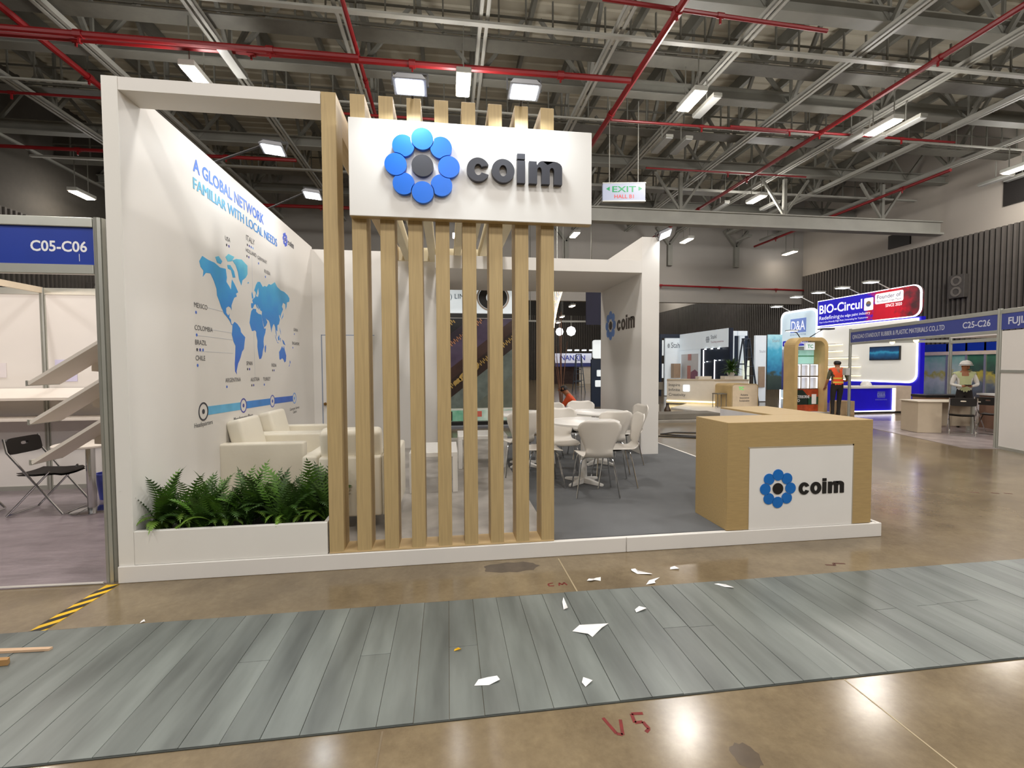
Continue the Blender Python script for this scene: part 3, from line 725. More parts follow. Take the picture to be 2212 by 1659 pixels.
# slatted screen: posts, rafters, wooden sill
t = thing('slat_screen', 'oak slatted screen with rafters running back over the lounge', 'screen', (2.25, .1, PZ))
NP, X0, STEP, PW = 9, 1.4, .2016, .1036
for k in range(NP):
    xl = X0 + k * STEP
    part('post', MB().box(xl, xl + PW, 0.0, .20, PZ + .012, 3.497), wood, t, bevel=.002)
    part('rafter', MB().box(xl + .001, xl + PW - .001, .20, 4.36, 3.275, 3.495), M('rafter_wood', 'b99c69', .5, var=.08, scale=5, stretch=(14, .6, 14)) if k in (0,) else cream, t, bevel=.002)
part('sill', MB().box(X0, X0 + 8 * STEP + PW, .001, .199, PZ, PZ + .014), woodx, t)
part('end_beam', MB().box(X0 + .05, X0 + 8 * STEP + PW, 4.361, 4.42, 3.275, 3.493), cream, t)

# fascia sign
t = thing('fascia_sign', 'big white fascia sign with blue flower emblem mounted on the slats', 'sign', (2.5, -.04, 2.6))
part('panel', MB().box(1.60, 3.397, -.07, -.001, 2.603, 3.297), white_sat, t, bevel=.003)
part('bottom_trim', MB().box(1.602, 3.395, -.066, -.001, 2.601, 2.604), wood, t)
fc = (2.121, -.07, 2.968)
k = 1.0
emblem(t, fc, 1.0, X_, Z_, .0, .035, blue, blk)
wordmark(t, (2.441, -.07, 2.877), .714, X_, Z_, 0, .04, [blk], hk=.98)

# floodlights on arms
def flood(x, y, z, tx, ry, label, power, arm_from):
    """floodlight whose face looks along -Z, tilted by tx about X and ry about Y"""
    t = thing('floodlight', label, 'floodlight', (x, y, z), group='floodlights on the booth')
    R = Matrix.Rotation(ry, 4, 'Y') @ Matrix.Rotation(tx, 4, 'X'); c = Vector((x, y, z)); T = lambda p: c + R @ Vector(p)
    def tb_(x0, x1, y0, y1, z0, z1, x2=None, y2=None):
        sx = x2 if x2 is not None else 1; 
        bt = [T((x0, y0, z0)), T((x1, y0, z0)), T((x1, y1, z0)), T((x0, y1, z0))]
        tp = [T((x0 * sx, y0 * sx, z1)), T((x1 * sx, y0 * sx, z1)), T((x1 * sx, y1 * sx, z1)), T((x0 * sx, y1 * sx, z1))]
        return MB().hexa(bt, tp)
    part('housing', tb_(-.115, .115, -.085, .085, -.012, .045, .72), M('floodlight_grey', '77777a', .45), t, bevel=.004)
    part('lens', tb_(-.09, .09, -.065, .065, -.016, -.012), lamp_w, t)
    part('bracket', MB().bar(T((-.12, 0, 0)), T((-.12, 0, .09)), .012).bar(T((.12, 0, 0)), T((.12, 0, .09)), .012).bar(T((-.12, 0, .09)), T((.12, 0, .09)), .014), black_pl, t)
    part('arm', MB().tube([T((0, 0, .09)), arm_from], .011, 8), black_pl, t)
    l = area_light('flood_light', (0, 0, 0), .16, power, COOL, parent=t, sy=.12)
    l.matrix_local = R @ Matrix.Translation((0, 0, -.03))
flood(2.05, -.24, 3.445, radians(-8), 0, 'lit floodlight over the blue emblem, left of two above the fascia', FLOOD_W, (2.05, .02, 3.5))
flood(2.845, -.24, 3.47, radians(-8), 0, 'lit floodlight over the fascia lettering, right of two above the fascia', FLOOD_W, (2.86, .02, 3.5))
flood(.60, 1.375, 3.67, radians(-14), radians(6), 'lit floodlight hung above the printed wall, nearer of the two', FLOOD_W * .58, (.03, 1.375, 3.5))
flood(.60, 2.725, 3.71, radians(-14), radians(6), 'lit floodlight hung above the printed wall, farther of the two', FLOOD_W * .58, (.03, 2.725, 3.5))
flood(5.62, 3.25, 3.53, radians(-30), radians(-25), 'lit floodlight on top corner of the white pylon', FLOOD_W * .58, (5.50, 3.4, 3.5))

# back wall with storage door
t = thing('booth_back_wall', 'white booth back wall with storage door behind the slats', 'wall', (1.1, 4.55, PZ))
part('wall_panel', MB().box(.081, 2.115, 4.5, 4.6, PZ, 3.45), white, t)
part('door_panel', MB().box(.23, 1.05, 4.488, 4.5, PZ, 2.035), white, t)
part('door_gap', MB().box(.212, .226, 4.496, 4.5, PZ, 2.05).box(.212, 1.07, 4.496, 4.5, 2.037, 2.05), M('gap_shadow_grey', '8d98ad', .8), t)
part('door_knob', MB().lathe((.27, 4.46, .9), [(.0, -.03), (.028, -.015), (.028, .015), (0, .03)], 12), M('brass', '8a6a3a', .3, metal=.8), t, smooth=True)

# pylon and portal
t = thing('booth_portal', 'white pylon and lintel framing the open back of the booth', 'portal', (5.42, 4.2, PZ))
part('pylon_wall', MB().box(5.28, 5.565, 3.315, 5.25, PZ, 3.5), white, t)
part('lintel_slab', MB().box(2.12, 5.279, 3.315, 5.25, 2.95, 3.136), white, t)
part('left_jamb', MB().box(2.118, 2.2, 4.45, 5.25, PZ, 2.95), white, t)
pb = M('pale_logo_blue', '6f93d6', .5, var=.05); pk = M('pale_logo_dark', '4b4138', .5)
emblem(t, (5.28, 4.70, 2.255), 1.0, (0, -1, 0), Z_, 0, .004, pb, pk)
wordmark(t, (5.28, 4.37, 2.13), .79, (0, -1, 0), Z_, 0, .004, pk)

# reception counter, L-shaped
t = thing('reception_counter', 'L-shaped oak reception counter with white logo panel', 'counter', (5.3, .6, PZ))
CT = 1.035
part('front_block', MB().box(4.6, 5.975, .0, .50, PZ, CT), woodh, t, bevel=.003)
part('side_block', MB().box(5.40, 5.975, .501, 1.38, PZ, CT), woodh, t, bevel=.003)
part('inner_panel', MB().box(5.393, 5.40, .505, 1.375, PZ + .02, CT - .02), M('inner_white', 'd6d4d6', .4), t)
part('front_panel', MB().box(4.80, 5.775, -.006, .0, PZ + .002, .812), white_sat, t, label='white logo panel on the front')
part('corner_trim', MB().box(5.775, 5.787, -.004, 0, PZ, .825).box(4.79, 5.787, -.004, 0, .812, .825), M('panel_trim_grey', 'a59a86', .4), t)
emblem(t, (5.062, -.006, .463), .62, X_, Z_, 0, .006, M('counter_logo_blue', '0d68b8', .4), blk2)
wordmark(t, (5.259, -.006, .404), .432, X_, Z_, 0, .006, blk2)
# ------------------------------------------------------------------ lounge
def soft_box(x0, x1, y0, y1, z0, z1):
    return MB().box(x0, x1, y0, y1, z0, z1)
def tilt(mb, piv, ax, ang):
    R = Matrix.Translation(piv) @ Matrix.Rotation(ang, 4, ax) @ Matrix.Translation(-Vector(piv))
    mb.v = [tuple(R @ Vector(v)) for v in mb.v]; return mb
def armchair(loc, rz, label):
    """square-armed armchair facing local +X, .76 wide, .78 deep"""
    t = thing('armchair', label, 'armchair', loc, rz, group='cream armchairs in the lounge', local=True)
    W, D = .78, .79
    K = dict(bevel=.022, seg=3, smooth=True)
    for s in (-1, 1):
        y0, y1 = (-W / 2, -W / 2 + .13) if s < 0 else (W / 2 - .13, W / 2)
        part('arm', soft_box(0.0, D, y0, y1, .11, .645), leather, t, **K)
    part('seat_base', soft_box(.12, D - .02, -W / 2 + .131, W / 2 - .131, .11, .30), leather, t, **K)
    part('seat_cushion', soft_box(.16, D, -W / 2 + .133, W / 2 - .133, .302, .44), leather, t, **K)
    part('back_panel', soft_box(.0, .12, -W / 2 + .131, W / 2 - .131, .11, .63), leather, t, **K)
    part('back_cushion', tilt(soft_box(.10, .25, -W / 2 + .135, W / 2 - .135, .42, .86), (.12, 0, .42), 'Y', -.24), leather, t, bevel=.04, seg=3, smooth=True)
    for x in (.06, D - .07):
        for y in (-W / 2 + .07, W / 2 - .07):
            part('foot', MB().lathe((x, y, 0), [(.012, 0), (.022, .11)], 10), M('dark_wood_foot', '2b1c14', .4), t)
    return t
armchair((.065, 1.66, PZ), 0, 'cream leather armchair against the printed wall, nearer to the ferns')
dup(bpy.data.objects['armchair'], (.065, 2.46, PZ), 0, 'cream leather armchair against the printed wall, behind another armchair')
dup(bpy.data.objects['armchair'], (1.455, .50, PZ), radians(90), 'cream leather armchair turned with its back to the slatted screen')
def coffee(name, label, x0, x1, y0, y1, h):
    t = thing(name, label, 'table', ((x0 + x1) / 2, (y0 + y1) / 2, PZ), group='low white lounge tables')
    part('tabletop', MB().box(x0, x1, y0, y1, PZ + h - .05, PZ + h), white_sat, t, bevel=.003)
    for x in (x0, x1 - .055):
        for y in (y0, y1 - .055):
            part('leg', MB().box(x, x + .055, y, y + .055, PZ + .003, PZ + h - .05), white_sat, t, bevel=.003)
coffee('coffee_table', 'low white coffee table in front of the armchair behind the slats', 1.86, 2.385, 1.56, 2.26, .45)
coffee('coffee_table', 'low white coffee table farther back on the pale floor edge', 2.42, 3.09, 2.70, 3.26, .45)

# ------------------------------------------------------------------ round tables and plywood chairs
def round_table(x, y, label):
    t = thing('round_table', label, 'table', (x, y, PZ), group='round white meeting tables')
    part('tabletop', MB().lathe((x, y, PZ), [(.405, .715), (.42, .72), (.42, .738), (.41, .745)], 48), white_sat, t, smooth=True)
    part('column', MB().lathe((x, y, PZ), [(.05, .03), (.042, .08), (.036, .3), (.036, .68), (.11, .715)], 20), white_sat, t, smooth=True)
    for k in range(4):
        a = radians(38 + 90 * k)
        b = MB(); d = Vector((cos(a), sin(a), 0)); n = Vector((-sin(a), cos(a), 0)); c = Vector((x, y, PZ))
        b.hexa([c + n * .035 + Vector((0, 0, .005)), c - n * .035 + Vector((0, 0, .005)), c + d * .27 - n * .022 + Vector((0, 0, .004)), c + d * .27 + n * .022 + Vector((0, 0, .004))],
               [c + n * .03 + Vector((0, 0, .075)), c - n * .03 + Vector((0, 0, .075)), c + d * .27 - n * .018 + Vector((0, 0, .03)), c + d * .27 + n * .018 + Vector((0, 0, .03))])
        part('base_foot', b, white_sat, t, bevel=.004)
round_table(3.88, 1.74, 'round white pedestal table nearest the carpet edge, ringed by chairs')
round_table(4.40, 2.78, 'round white pedestal table behind, closer to the pylon')
round_table(3.34, 2.80, 'round white pedestal table mostly hidden behind the last slats')
def shell_mesh():
    """one bent plywood sheet: seat, waist and flared back; faces local +Y"""
    prof = []                                             # (y, z, half width) along the sheet from seat front to back top
    for i in range(9):
        s = i / 8; prof.append((.215 - .40 * s, .435 + .012 * (1 - s) ** 4 * -2 + .006 * cos(s * pi), .205 - .045 * s * s + (-.03 if i == 0 else 0)))
    for i in range(1, 7):
        a = i / 6 * radians(80); prof.append((-.185 - .075 * sin(a), .435 - .006 + .075 * (1 - cos(a)), .160 - .02 * sin(a)))
    y, z = prof[-1][0], prof[-1][1]
    for i in range(1, 13):
        s = i / 12
        w = .142 + .082 * (1 - cos(min(1, s * 1.25) * pi)) / 2
        if s > .78: w *= 1 - .42 * ((s - .78) / .22) ** 2.6
        prof.append((y - .085 * s, z + .345 * s, w))
    nx = 12; top = []; vs = []; fs = []
    for k, (py, pz, w) in enumerate(prof):
        back = k > 14
        for j in range(nx + 1):
            u = -1 + 2 * j / nx
            yy, zz = py, pz
            if back: yy += .035 * u * u * (w / .2); zz += (-.006 * cos(u * pi) * max(0, (k - 22) / 5) if k > 22 else 0)
            else: zz += .012 * u * u
            vs.append((u * w, yy, zz))
    m = len(prof)
    for k in range(m - 1):
        for j in range(nx):
            a = k * (nx + 1) + j; fs.append((a, a + 1, a + nx + 2, a + nx + 1))
    return MB().add(vs, fs)
def ply_chair(loc, rz, label):
    t = thing('plywood_chair', label, 'chair', loc, rz, group='white plywood chairs at the round tables', local=True)
    o = part('seat_shell', shell_mesh(), shellw, t, smooth=True)
    md = o.modifiers.new('s', 'SOLIDIFY'); md.thickness = .012; md.offset = 0
    bpy.context.view_layer.update()
    me = bpy.data.meshes.new_from_object(o.evaluated_get(bpy.context.evaluated_depsgraph_get()))
    o.modifiers.clear(); o.data = me
    for sx in (-1, 1):
        for sy in (-1, 1):
            part('leg', MB().tube([(sx * .05, sy * .11, .418), (sx * .13, sy * .135, .416), (sx * .165, sy * .15, .395), (sx * .178, sy * .165, .34), (sx * .225, sy * .225, .006)], .0085, 8), chrome, t, smooth=True)
    part('hub_plate', MB().lathe((0, 0, .405), [(.10, 0), (.10, .012)], 16), black_pl, t)
    return t
c0 = ply_chair((3.87, 1.29, PZ), radians(-8), 'white plywood chair nearest the camera, its back to us')
for (x, y, a, lb) in [
        (4.21, 1.64, 84, 'white plywood chair seen from the side right of the front table'),
        (3.72, 2.14, 172, 'white plywood chair facing us across the front table'),
        (3.37, 1.74, -90, 'white plywood chair at left of the front table, half hidden by the last slat'),
        (4.33, 2.22, 4, 'white plywood chair with its back to us behind the side-on chair'),
        (4.36, 3.28, 176, 'white plywood chair facing us beyond the rear table'),
        (4.74, 2.74, 95, 'white plywood chair between the rear table and the pylon'),
        (3.70, 3.12, 150, 'white plywood chair beside the kneeling worker, farthest left of the rear ones'),
        (3.17, 2.36, 10, 'white plywood chair glimpsed between the last two slats')]:
    dup(c0, (x, y, PZ), radians(a), lb)

# ------------------------------------------------------------------ neighbouring shell-scheme booth C05-C06
def oct_post(t, x, y, z1, r=.036, name='post', z0=0.0):
    b = MB(); pts = []
    for k in range(8):
        a = pi / 8 + k * pi / 4
        p = Vector((cos(a), sin(a))); q = Vector((cos(a + pi / 8), sin(a + pi / 8)))
        pts.append((r * cos(a - .28), r * sin(a - .28))); pts.append((r * cos(a + .28), r * sin(a + .28)))
        pts.append((r * .72 * cos(a + pi / 8), r * .72 * sin(a + pi / 8)))
    return part(name, b.prism(pts, (x, y, 0), X_, Y_, z0, z1), alu, t)
panel_w = M('shell_panel_white', 'd9d4ce', .45, var=.015, scale=1.5)
t = thing('shell_booth', 'white panel exhibition booth with blue C05-C06 header at left', 'booth', (-2.0, 1.5, 0))
oct_post(t, -.085, .035, 2.545)
oct_post(t, -2.63, 2.9, 2.5); oct_post(t, -.09, 2.9, 2.5)
part('header_rail', MB().box(-4.6, -.12, .012, .055, 2.48, 2.545), alu, t, bevel=.004)
part('header_rail', MB().box(-4.6, -.12, .012, .055, 2.16, 2.225), alu, t, bevel=.004)
part('header_panel', MB().box(-4.6, -.12, .03, .037, 2.225, 2.48), navy, t)
txt('C05-C06', (-.165, .03, 2.315), X_, Z_, textw, t, h=.072, w=.345, d=.001, bold=.022, align='R')
part('header_scratch', MB().box(-.216, -.213, .0285, .03, 2.25, 2.30), textw, t)
for x0, x1 in ((-2.6, -1.66), (-1.655, -.70), (-.695, -.12), (-3.6, -2.66), (-4.6, -3.61)):
    part('wall_panel', MB().box(x0, x1, 2.89, 2.9, .06, 2.42), panel_w, t)
for z0, z1 in ((2.42, 2.5), (0, .06)):
    part('wall_rail', MB().box(-4.6, -.12, 2.88, 2.91, z0, z1), alu, t)
part('side_panel', MB().box(-.06, -.05, .10, 2.9, .06, 2.4), panel_w, t)
part('cross_rail', MB().bar((-2.63, .05, 2.47), (-2.63, 2.88, 2.47), .03, .07), M('cream_rail', 'd8c8b0', .5), t)
part('notice_sheet', MB().box(-2.52, -2.28, 2.884, 2.889, 1.35, 1.62), M('pale_sheet', 'c9c4de', .6), t)
part('notice_sheet', MB().box(-3.25, -3.05, 2.884, 2.889, 1.40, 1.58), M('pale_sheet2', 'd6cfd0', .6), t)
part('socket_lamp', MB().lathe((-.14, 1.9, 2.1), [(.02, 0), (.035, .05), (.02, .09)], 10), led_y, t)
film = M('plastic_film_floor', '857a7e', .28, var=.18, scale=3, bump=.6, bscale=5, stretch=(1, 2.5, 1))
part('floor_film', MB().box(-4.6, -.10, .0, 2.9, 0, .006), film, t)
part('film_edge', MB().tube([(-4.6, .02, .008), (-2.4, .035, .008), (-1.1, .03, .008), (-.12, -.005, .008)], .009, 6), M('film_edge', 'c2bcb4', .4), t)
# shelves
shelf_m = M('shelf_board', 'dcd3c8', .4, var=.02)
def board(label, name, b, extra=None):
    o = solo(name, b, shelf_m, label, 'shelf', loc=b.v[0]); return o
board('upper long white sloped shelf along the back of the C05-C06 booth', 'display_shelf', MB().hexa([(-4.2, 2.52, 1.14), (-.45, 2.52, 1.14), (-.45, 2.875, 1.24), (-4.2, 2.875, 1.24)], [(-4.2, 2.52, 1.17), (-.45, 2.52, 1.17), (-.45, 2.875, 1.27), (-4.2, 2.875, 1.27)]))
board('lower long white flat shelf along the back of the C05-C06 booth', 'display_shelf', MB().box(-4.2, -.45, 2.5, 2.875, .90, .93))
for z, lb in ((1.39, 'top'), (1.10, 'middle'), (.80, 'bottom')):
    t = thing('angled_shelf', lb + ' of three slanting display shelves hung behind the C05-C06 post', 'shelf', (-.4, .45, z))
    part('shelf_board', MB().hexa([(-.78, .31, z), (-.78, .60, z), (-.075, .60, z + .46), (-.075, .31, z + .46)], [(-.79, .31, z + .022), (-.79, .60, z + .022), (-.075, .60, z + .485), (-.075, .31, z + .485)]), shelf_m, t)
    part('bracket', MB().hexa([(-.56, .605, z + .10), (-.56, .615, z + .10), (-.075, .615, z + .06), (-.075, .605, z + .06)], [(-.56, .605, z + .165), (-.56, .615, z + .165), (-.075, .615, z + .48), (-.075, .605, z + .48)]), shelf_m, t)
    part('front_lip', MB().box(-.80, -.785, .31, .60, z - .005, z + .035), alu, t)
point_light('booth_fill_light', (-1.6, 1.2, 2.35), 26, (1.0, .9, .82), .08)  # unseen bare lights added inside the booth to brighten its walls
point_light('booth_fill_light', (-3.4, 1.2, 2.35), 30, (1.0, .8, .66), .08)
# folding chairs
def folding_chair(loc, rz, label, group=None):
    """black plastic folding chair facing local +Y"""
    t = thing('folding_chair', label, 'chair', loc, rz, local=True, group=group or 'black folding chairs of the C05-C06 booth')
    nx = 10; vs = []
    for k, (y, z, w) in enumerate([(.21, .425, .17), (.17, .44, .195), (.0, .432, .20), (-.15, .438, .195), (-.19, .445, .17)]):
        for j in range(nx + 1):
            u = -1 + 2 * j / nx; vs.append((u * w, y, z - .012 * (1 - u * u)))
    fs = [(k * (nx + 1) + j, k * (nx + 1) + j + 1, (k + 1) * (nx + 1) + j + 1, (k + 1) * (nx + 1) + j) for k in range(4) for j in range(nx)]
    n = len(vs); vs += [(x, y, z - .02) for x, y, z in vs]; fs += [tuple(n + i for i in reversed(f)) for f in fs]
    part('seat', MB().add(vs, fs), black_pl, t, smooth=True)
    # back with a slot
    o = []; i_ = []
    for a in range(32):
        th = 2 * pi * a / 32; cx, sz = cos(th), sin(th)
        o.append((.205 * math.copysign(abs(cx) ** .35, cx), .085 * math.copysign(abs(sz) ** .35, sz)))
        i_.append((.045 * math.copysign(abs(cx) ** .6, cx), .02 + .016 * math.copysign(abs(sz) ** .6, sz)))
    part('backrest', MB().ring(o, i_, (0, -.235, .715), (-1, 0, 0), (0, -.18, 1), -.012, .012), black_pl, t)
    for sx in (-1, 1):
        x = sx * .21
        part('front_leg', MB().tube([(x, -.255, .80), (x, -.23, .66), (x, .235, .012)], .0105, 8), chrome, t, smooth=True)
        part('rear_leg', MB().tube([(x * .93, .12, .45), (x * .93, -.27, .012)], .010, 8), chrome, t, smooth=True)
    part('stretcher', MB().tube([(-.20, .235, .014), (.20, .235, .014)], .009, 8).tube([(-.195, -.27, .014), (.195, -.27, .014)], .009, 8), chrome, t, smooth=True)
    return t
fc0 = folding_chair((-1.88, 1.92, .006), radians(-88), 'black folding chair with slotted back beside the chrome table leg')
dup(fc0, (-2.62, 1.80, .006), radians(-80), 'black folding chair cut by the left edge of the picture')
t = thing('pedestal_table', 'small white round table on a chrome column in the C05-C06 booth', 'table', (-1.46, 1.86, .006))
part('tabletop', MB().lathe((-1.46, 1.86, 0), [(.29, .70), (.30, .705), (.30, .722), (.29, .727)], 40), shelf_m, t, smooth=True)
part('column', MB().lathe((-1.46, 1.86, 0), [(.04, .03), (.04, .70)], 20), chrome, t, smooth=True)
part('base', MB().lathe((-1.46, 1.86, 0), [(.19, .008), (.19, .014), (.15, .022), (.045, .034)], 32), chrome, t, smooth=True)
t = thing('waste_bin', 'blue plastic waste bin behind the aluminium post', 'bin', (-1.62, 2.35, .006))
part('bucket', MB().lathe((-1.62, 2.35, .006), [(.085, 0), (.115, .29), (.105, .29), (.08, .01)], 20), M('bin_blue', '4a55b0', .4), t, smooth=True)
part('rim', MB().ring(circ(.122, 20), circ(.104, 20), (-1.62, 2.35, .006), X_, Y_, .285, .30), M('bin_blue', ''), t)

# ------------------------------------------------------------------ on the aisle floor
t = thing('hazard_tape', 'yellow and black striped hazard tape stuck on the floor by the booth corner', 'tape', (-.06, -.35, 0))
a, e = Vector((-.045, -.03, 0)), Vector((-.075, -.66, 0)); d = (e - a); n = Vector((d.y, -d.x, 0)).normalized() * .042
part('tape_strip', MB().hexa([a - n, a + n, e + n, e - n], [p + Vector((0, 0, .0022)) for p in (a - n, a + n, e + n, e - n)]), M('tape_yellow', 'e3b51f', .4, var=.1), t)
for k in range(5):
    s0, s1 = (k + .35) / 5.2, (k + .85) / 5.2; sk = .07
    q = [a + d * (s0 - sk) - n, a + d * (s1 - sk) - n, a + d * min(1, s1 + sk) + n, a + d * (s0 + sk) + n]
    part('stripe', MB().hexa([p + Vector((0, 0, .002)) for p in q], [p + Vector((0, 0, .0032)) for p in q]), M('tape_black', '1e1a14', .45), t)
def scrap(name, label, cat, outline, z, m, th=.0012, fold=.012):
    c = (sum(p[0] for p in outline) / len(outline), sum(p[1] for p in outline) / len(outline))
    b = MB(); n = len(outline)
    up = [(x, y, z + fold * (((i * 7) % 5) / 4.0)) for i, (x, y) in enumerate(outline)]
    b.add([(c[0], c[1], z + th)] + [(x, y, zz + th) for x, y, zz in up] + [(c[0], c[1], z)] + up,
          [(0, 1 + i, 1 + (i + 1) % n) for i in range(n)] + [(n + 1, n + 2 + (i + 1) % n, n + 2 + i) for i in range(n)] + [(1 + i, n + 2 + i, n + 2 + (i + 1) % n, 1 + (i + 1) % n) for i in range(n)])
    solo(name, b, m, label, cat, loc=(c[0], c[1], z), group=None if name != 'paper_scrap' else 'paper scraps on the aisle floor')
def blob(cx, cy, rx, ry, rot, pts):
    return [(cx + rx * x * cos(rot) - ry * y * sin(rot), cy + rx * x * sin(rot) + ry * y * cos(rot)) for x, y in pts]
tri = [(-1, .3), (-.5, 1), (.2, .7), (1, .8), (.5, .1), (-.2, -.9), (-.35, -.5)]
lw = [(-1, -.2), (-.6, .7), (.1, .6), (.9, 1), (1, -.2), (.1, -.6)]
st = [(-1, -.5), (-.8, .5), (.2, 1), (1, .2), (.9, -.6)]
pc = paper
ZP = .0085
scrap('paper_scrap', 'largest torn white paper scrap, in the middle of the grey planks', 'paper', blob(3.09, -1.075, .115, .062, .05, tri), ZP, pc)
scrap('paper_scrap', 'white paper scrap on the planks nearest the front edge, left of two', 'paper', blob(2.458, -1.418, .062, .032, .1, lw), ZP, pc)
scrap('paper_scrap', 'small white paper scrap near the front plank edge, right of two', 'paper', blob(2.928, -1.488, .026, .026, .6, st), ZP, pc)
scrap('paper_scrap', 'narrow white paper sliver standing on the planks below the CM mark', 'paper', blob(3.0, -.79, .013, .075, -.1, st), ZP, pc, fold=.02)
scrap('paper_scrap', 'small white paper scrap on the planks right of the sliver', 'paper', blob(3.45, -.90, .042, .022, .3, st), ZP, pc)
scrap('paper_scrap', 'bow-shaped white paper scrap on bare concrete beside the floor joint', 'paper', blob(3.30, -.462, .055, .03, .1, [(-1, .3), (-.6, .8), (-.1, .1), (.4, .9), (1, .6), (.7, -.6), (0, -.2), (-.6, -.7)]), .001, pc)
scrap('paper_scrap', 'bent white paper strip on bare concrete closest to the platform edge', 'paper', blob(3.675, -.395, .075, .05, -.3, [(-.9, 1), (-.5, 1), (-.3, .1), (.9, -.2), (1, -.6), (-.4, -.5), (-.9, .2)]), .001, pc)
scrap('paper_scrap', 'crumpled white paper scrap on concrete touching the plank edge', 'paper', blob(3.70, -.55, .07, .035, .2, [(-1, -.3), (-.3, .7), (1, .8), (.2, .3), (-.1, -.8)]), .001, pc)
scrap('paper_scrap', 'tiny white paper scrap on concrete, rightmost below the platform', 'paper', blob(3.945, -.37, .034, .02, -.2, st), .001, pc)
scrap('paper_scrap', 'thin white paper curl on the planks farthest right', 'paper', blob(4.14, -.69, .062, .012, -.75, lw), ZP, pc)
scrap('paper_scrap', 'tiny white paper flake at the plank edge right of the hazard tape', 'paper', blob(.474, -.588, .012, .012, 0, st), .001, pc)
scrap('tape_scrap', 'tiny yellow tape scrap on the middle of the planks', 'tape', blob(2.325, -1.145, .02, .006, .05, st), ZP, M('tape_yellow', ''))
scrap('wood_offcut', 'pale flat wood offcut on the planks at the left edge', 'wood', [(-.30, -.81), (-.30, -.775), (.17, -.815), (.165, -.835)], ZP, M('raw_wood', 'c9a98a', .6), .012, 0)
scrap('wood_offcut', 'short brown wood offcut below the longer one at the left edge', 'wood', [(-.2, -.95), (-.2, -.90), (.05, -.915), (.06, -.94)], ZP, M('raw_wood_dark', 'a8804f', .6), .03, 0)
# ------------------------------------------------------------------ shell booth C25-C26 on the right
RZ = math.atan2(-.96, -.281)
t = thing('shell_booth', 'aluminium framed exhibition booth with C25-C26 header at right', 'booth', (13.35, 7.89, 0), RZ, local=True)
L5 = 4.63
oct_post(t, 0, 0, 2.5); oct_post(t, L5, 0, 2.5); oct_post(t, .1, 2.4, 2.45); oct_post(t, L5, 2.4, 2.45)
part('header_rail', MB().box(.03, L5 - .03, -.02, .02, 2.40, 2.48), alu, t, bevel=.004)
part('header_rail', MB().box(.03, L5 - .03, -.02, .02, 2.06, 2.12), alu, t, bevel=.004)
part('header_panel', MB().box(.03, L5 - .03, -.012, 0, 2.12, 2.40), navy2, t)
tg5 = M('header_letters_grey', 'c9ccd8', .5, var=.02)
txt('QINGDAO STANDOUT RUBBER & PLASTIC MATERIALS CO.,LTD', (.12, -.012, 2.22), X_, Z_, tg5, t, h=.105, w=3.25, d=.002, bold=.02)
txt('C25-C26', (4.45, -.012, 2.21), X_, Z_, tg5, t, h=.12, w=.62, d=.002, bold=.015, align='R')
part('rear_rail', MB().box(.1, L5, 2.38, 2.42, 2.06, 2.14).box(.06, .10, 0, 2.4, 2.1, 2.17), alu, t)
part('inner_light_panel', MB().box(1.8, L5 - .05, 1.2, 2.38, 2.12, 2.15), M('white_canopy', 'e6dfdc', .5), t)
part('post_socket_box', MB().box(-.09, .10, -.14, -.04, 1.22, 1.42), M('socket_grey', 'bcb8b4', .5), t, bevel=.006)
part('film_floor', MB().box(.4, L5 + .1, -.55, 2.4, 0, .006), M('film_right', '9d9290', .25, var=.2, scale=3, bump=.7, bscale=4), t)
part('spot_lamp', MB().lathe((1.7, .03, 2.0), [(.02, 0), (.05, .03), (.05, .07)], 10), led_y, t); part('spot_lamp', MB().lathe((2.5, .03, 2.0), [(.02, 0), (.05, .03), (.05, .07)], 10), led_y, t)
t = thing('shell_booth', 'closed white panel booth beside the C25-C26 booth, at the right edge', 'booth', (12.05, 3.45, 0), RZ, local=True)
part('front_panel', MB().box(.05, 1.0, 0, .012, .05, 2.1), panel_w, t); part('front_panel', MB().box(1.01, 2.4, 0, .012, .05, 2.1), panel_w, t)
part('mid_rail', MB().box(.05, 2.4, -.012, -.001, 1.36, 1.41), alu, t)
part('kick_rail', MB().box(.05, 2.4, -.012, .02, 0, .05), alu, t)
part('header_panel', MB().box(.05, 2.4, -.012, 0, 2.12, 2.40), navy2, t)
part('header_rail', MB().box(.05, 2.4, -.02, .02, 2.40, 2.48), alu, t, bevel=.004)
txt('FUJIAN JINSHENG', (.18, -.012, 2.21), X_, Z_, tg5, t, h=.12, d=.002, bold=.02)
def loc5(x, y, z=0.0):
    return (13.35 - .281 * x + .96 * y, 7.89 - .96 * x - .281 * y, z)
beige = M('desk_laminate', 'b9a992', .5, var=.03)
t = thing('reception_desk', 'beige laminate desk with a side cabinet in the C25-C26 booth', 'desk', loc5(2.2, 0), RZ, local=True)
part('desktop', MB().box(-.02, .58, -.08, 1.35, .685, .71), M('desk_top_cream', 'd6cab6', .4), t, bevel=.003)
part('cabinet', MB().box(.0, .55, -.05, .42, .01, .684), beige, t, bevel=.003)
part('modesty_panel', MB().box(.10, .12, .42, 1.3, .12, .684), beige, t)
part('leg', MB().box(.50, .55, 1.0, 1.05, .01, .684), alu, t); part('leg', MB().box(.02, .07, 1.27, 1.32, .01, .684), alu, t)
f1 = folding_chair(loc5(3.0, .62, .006), radians(-48), 'black folding chair drawn up to the beige desk in the C25-C26 booth', 'black folding chairs of the C25-C26 booth')
dup(f1, loc5(2.75, 1.40, .006), radians(-75), 'black folding chair half hidden by the right post of the C25-C26 booth')
t = thing('low_cabinet', 'small brown cabinet with a black top behind the beige desk', 'cabinet', loc5(.9, 1.0), RZ, local=True)
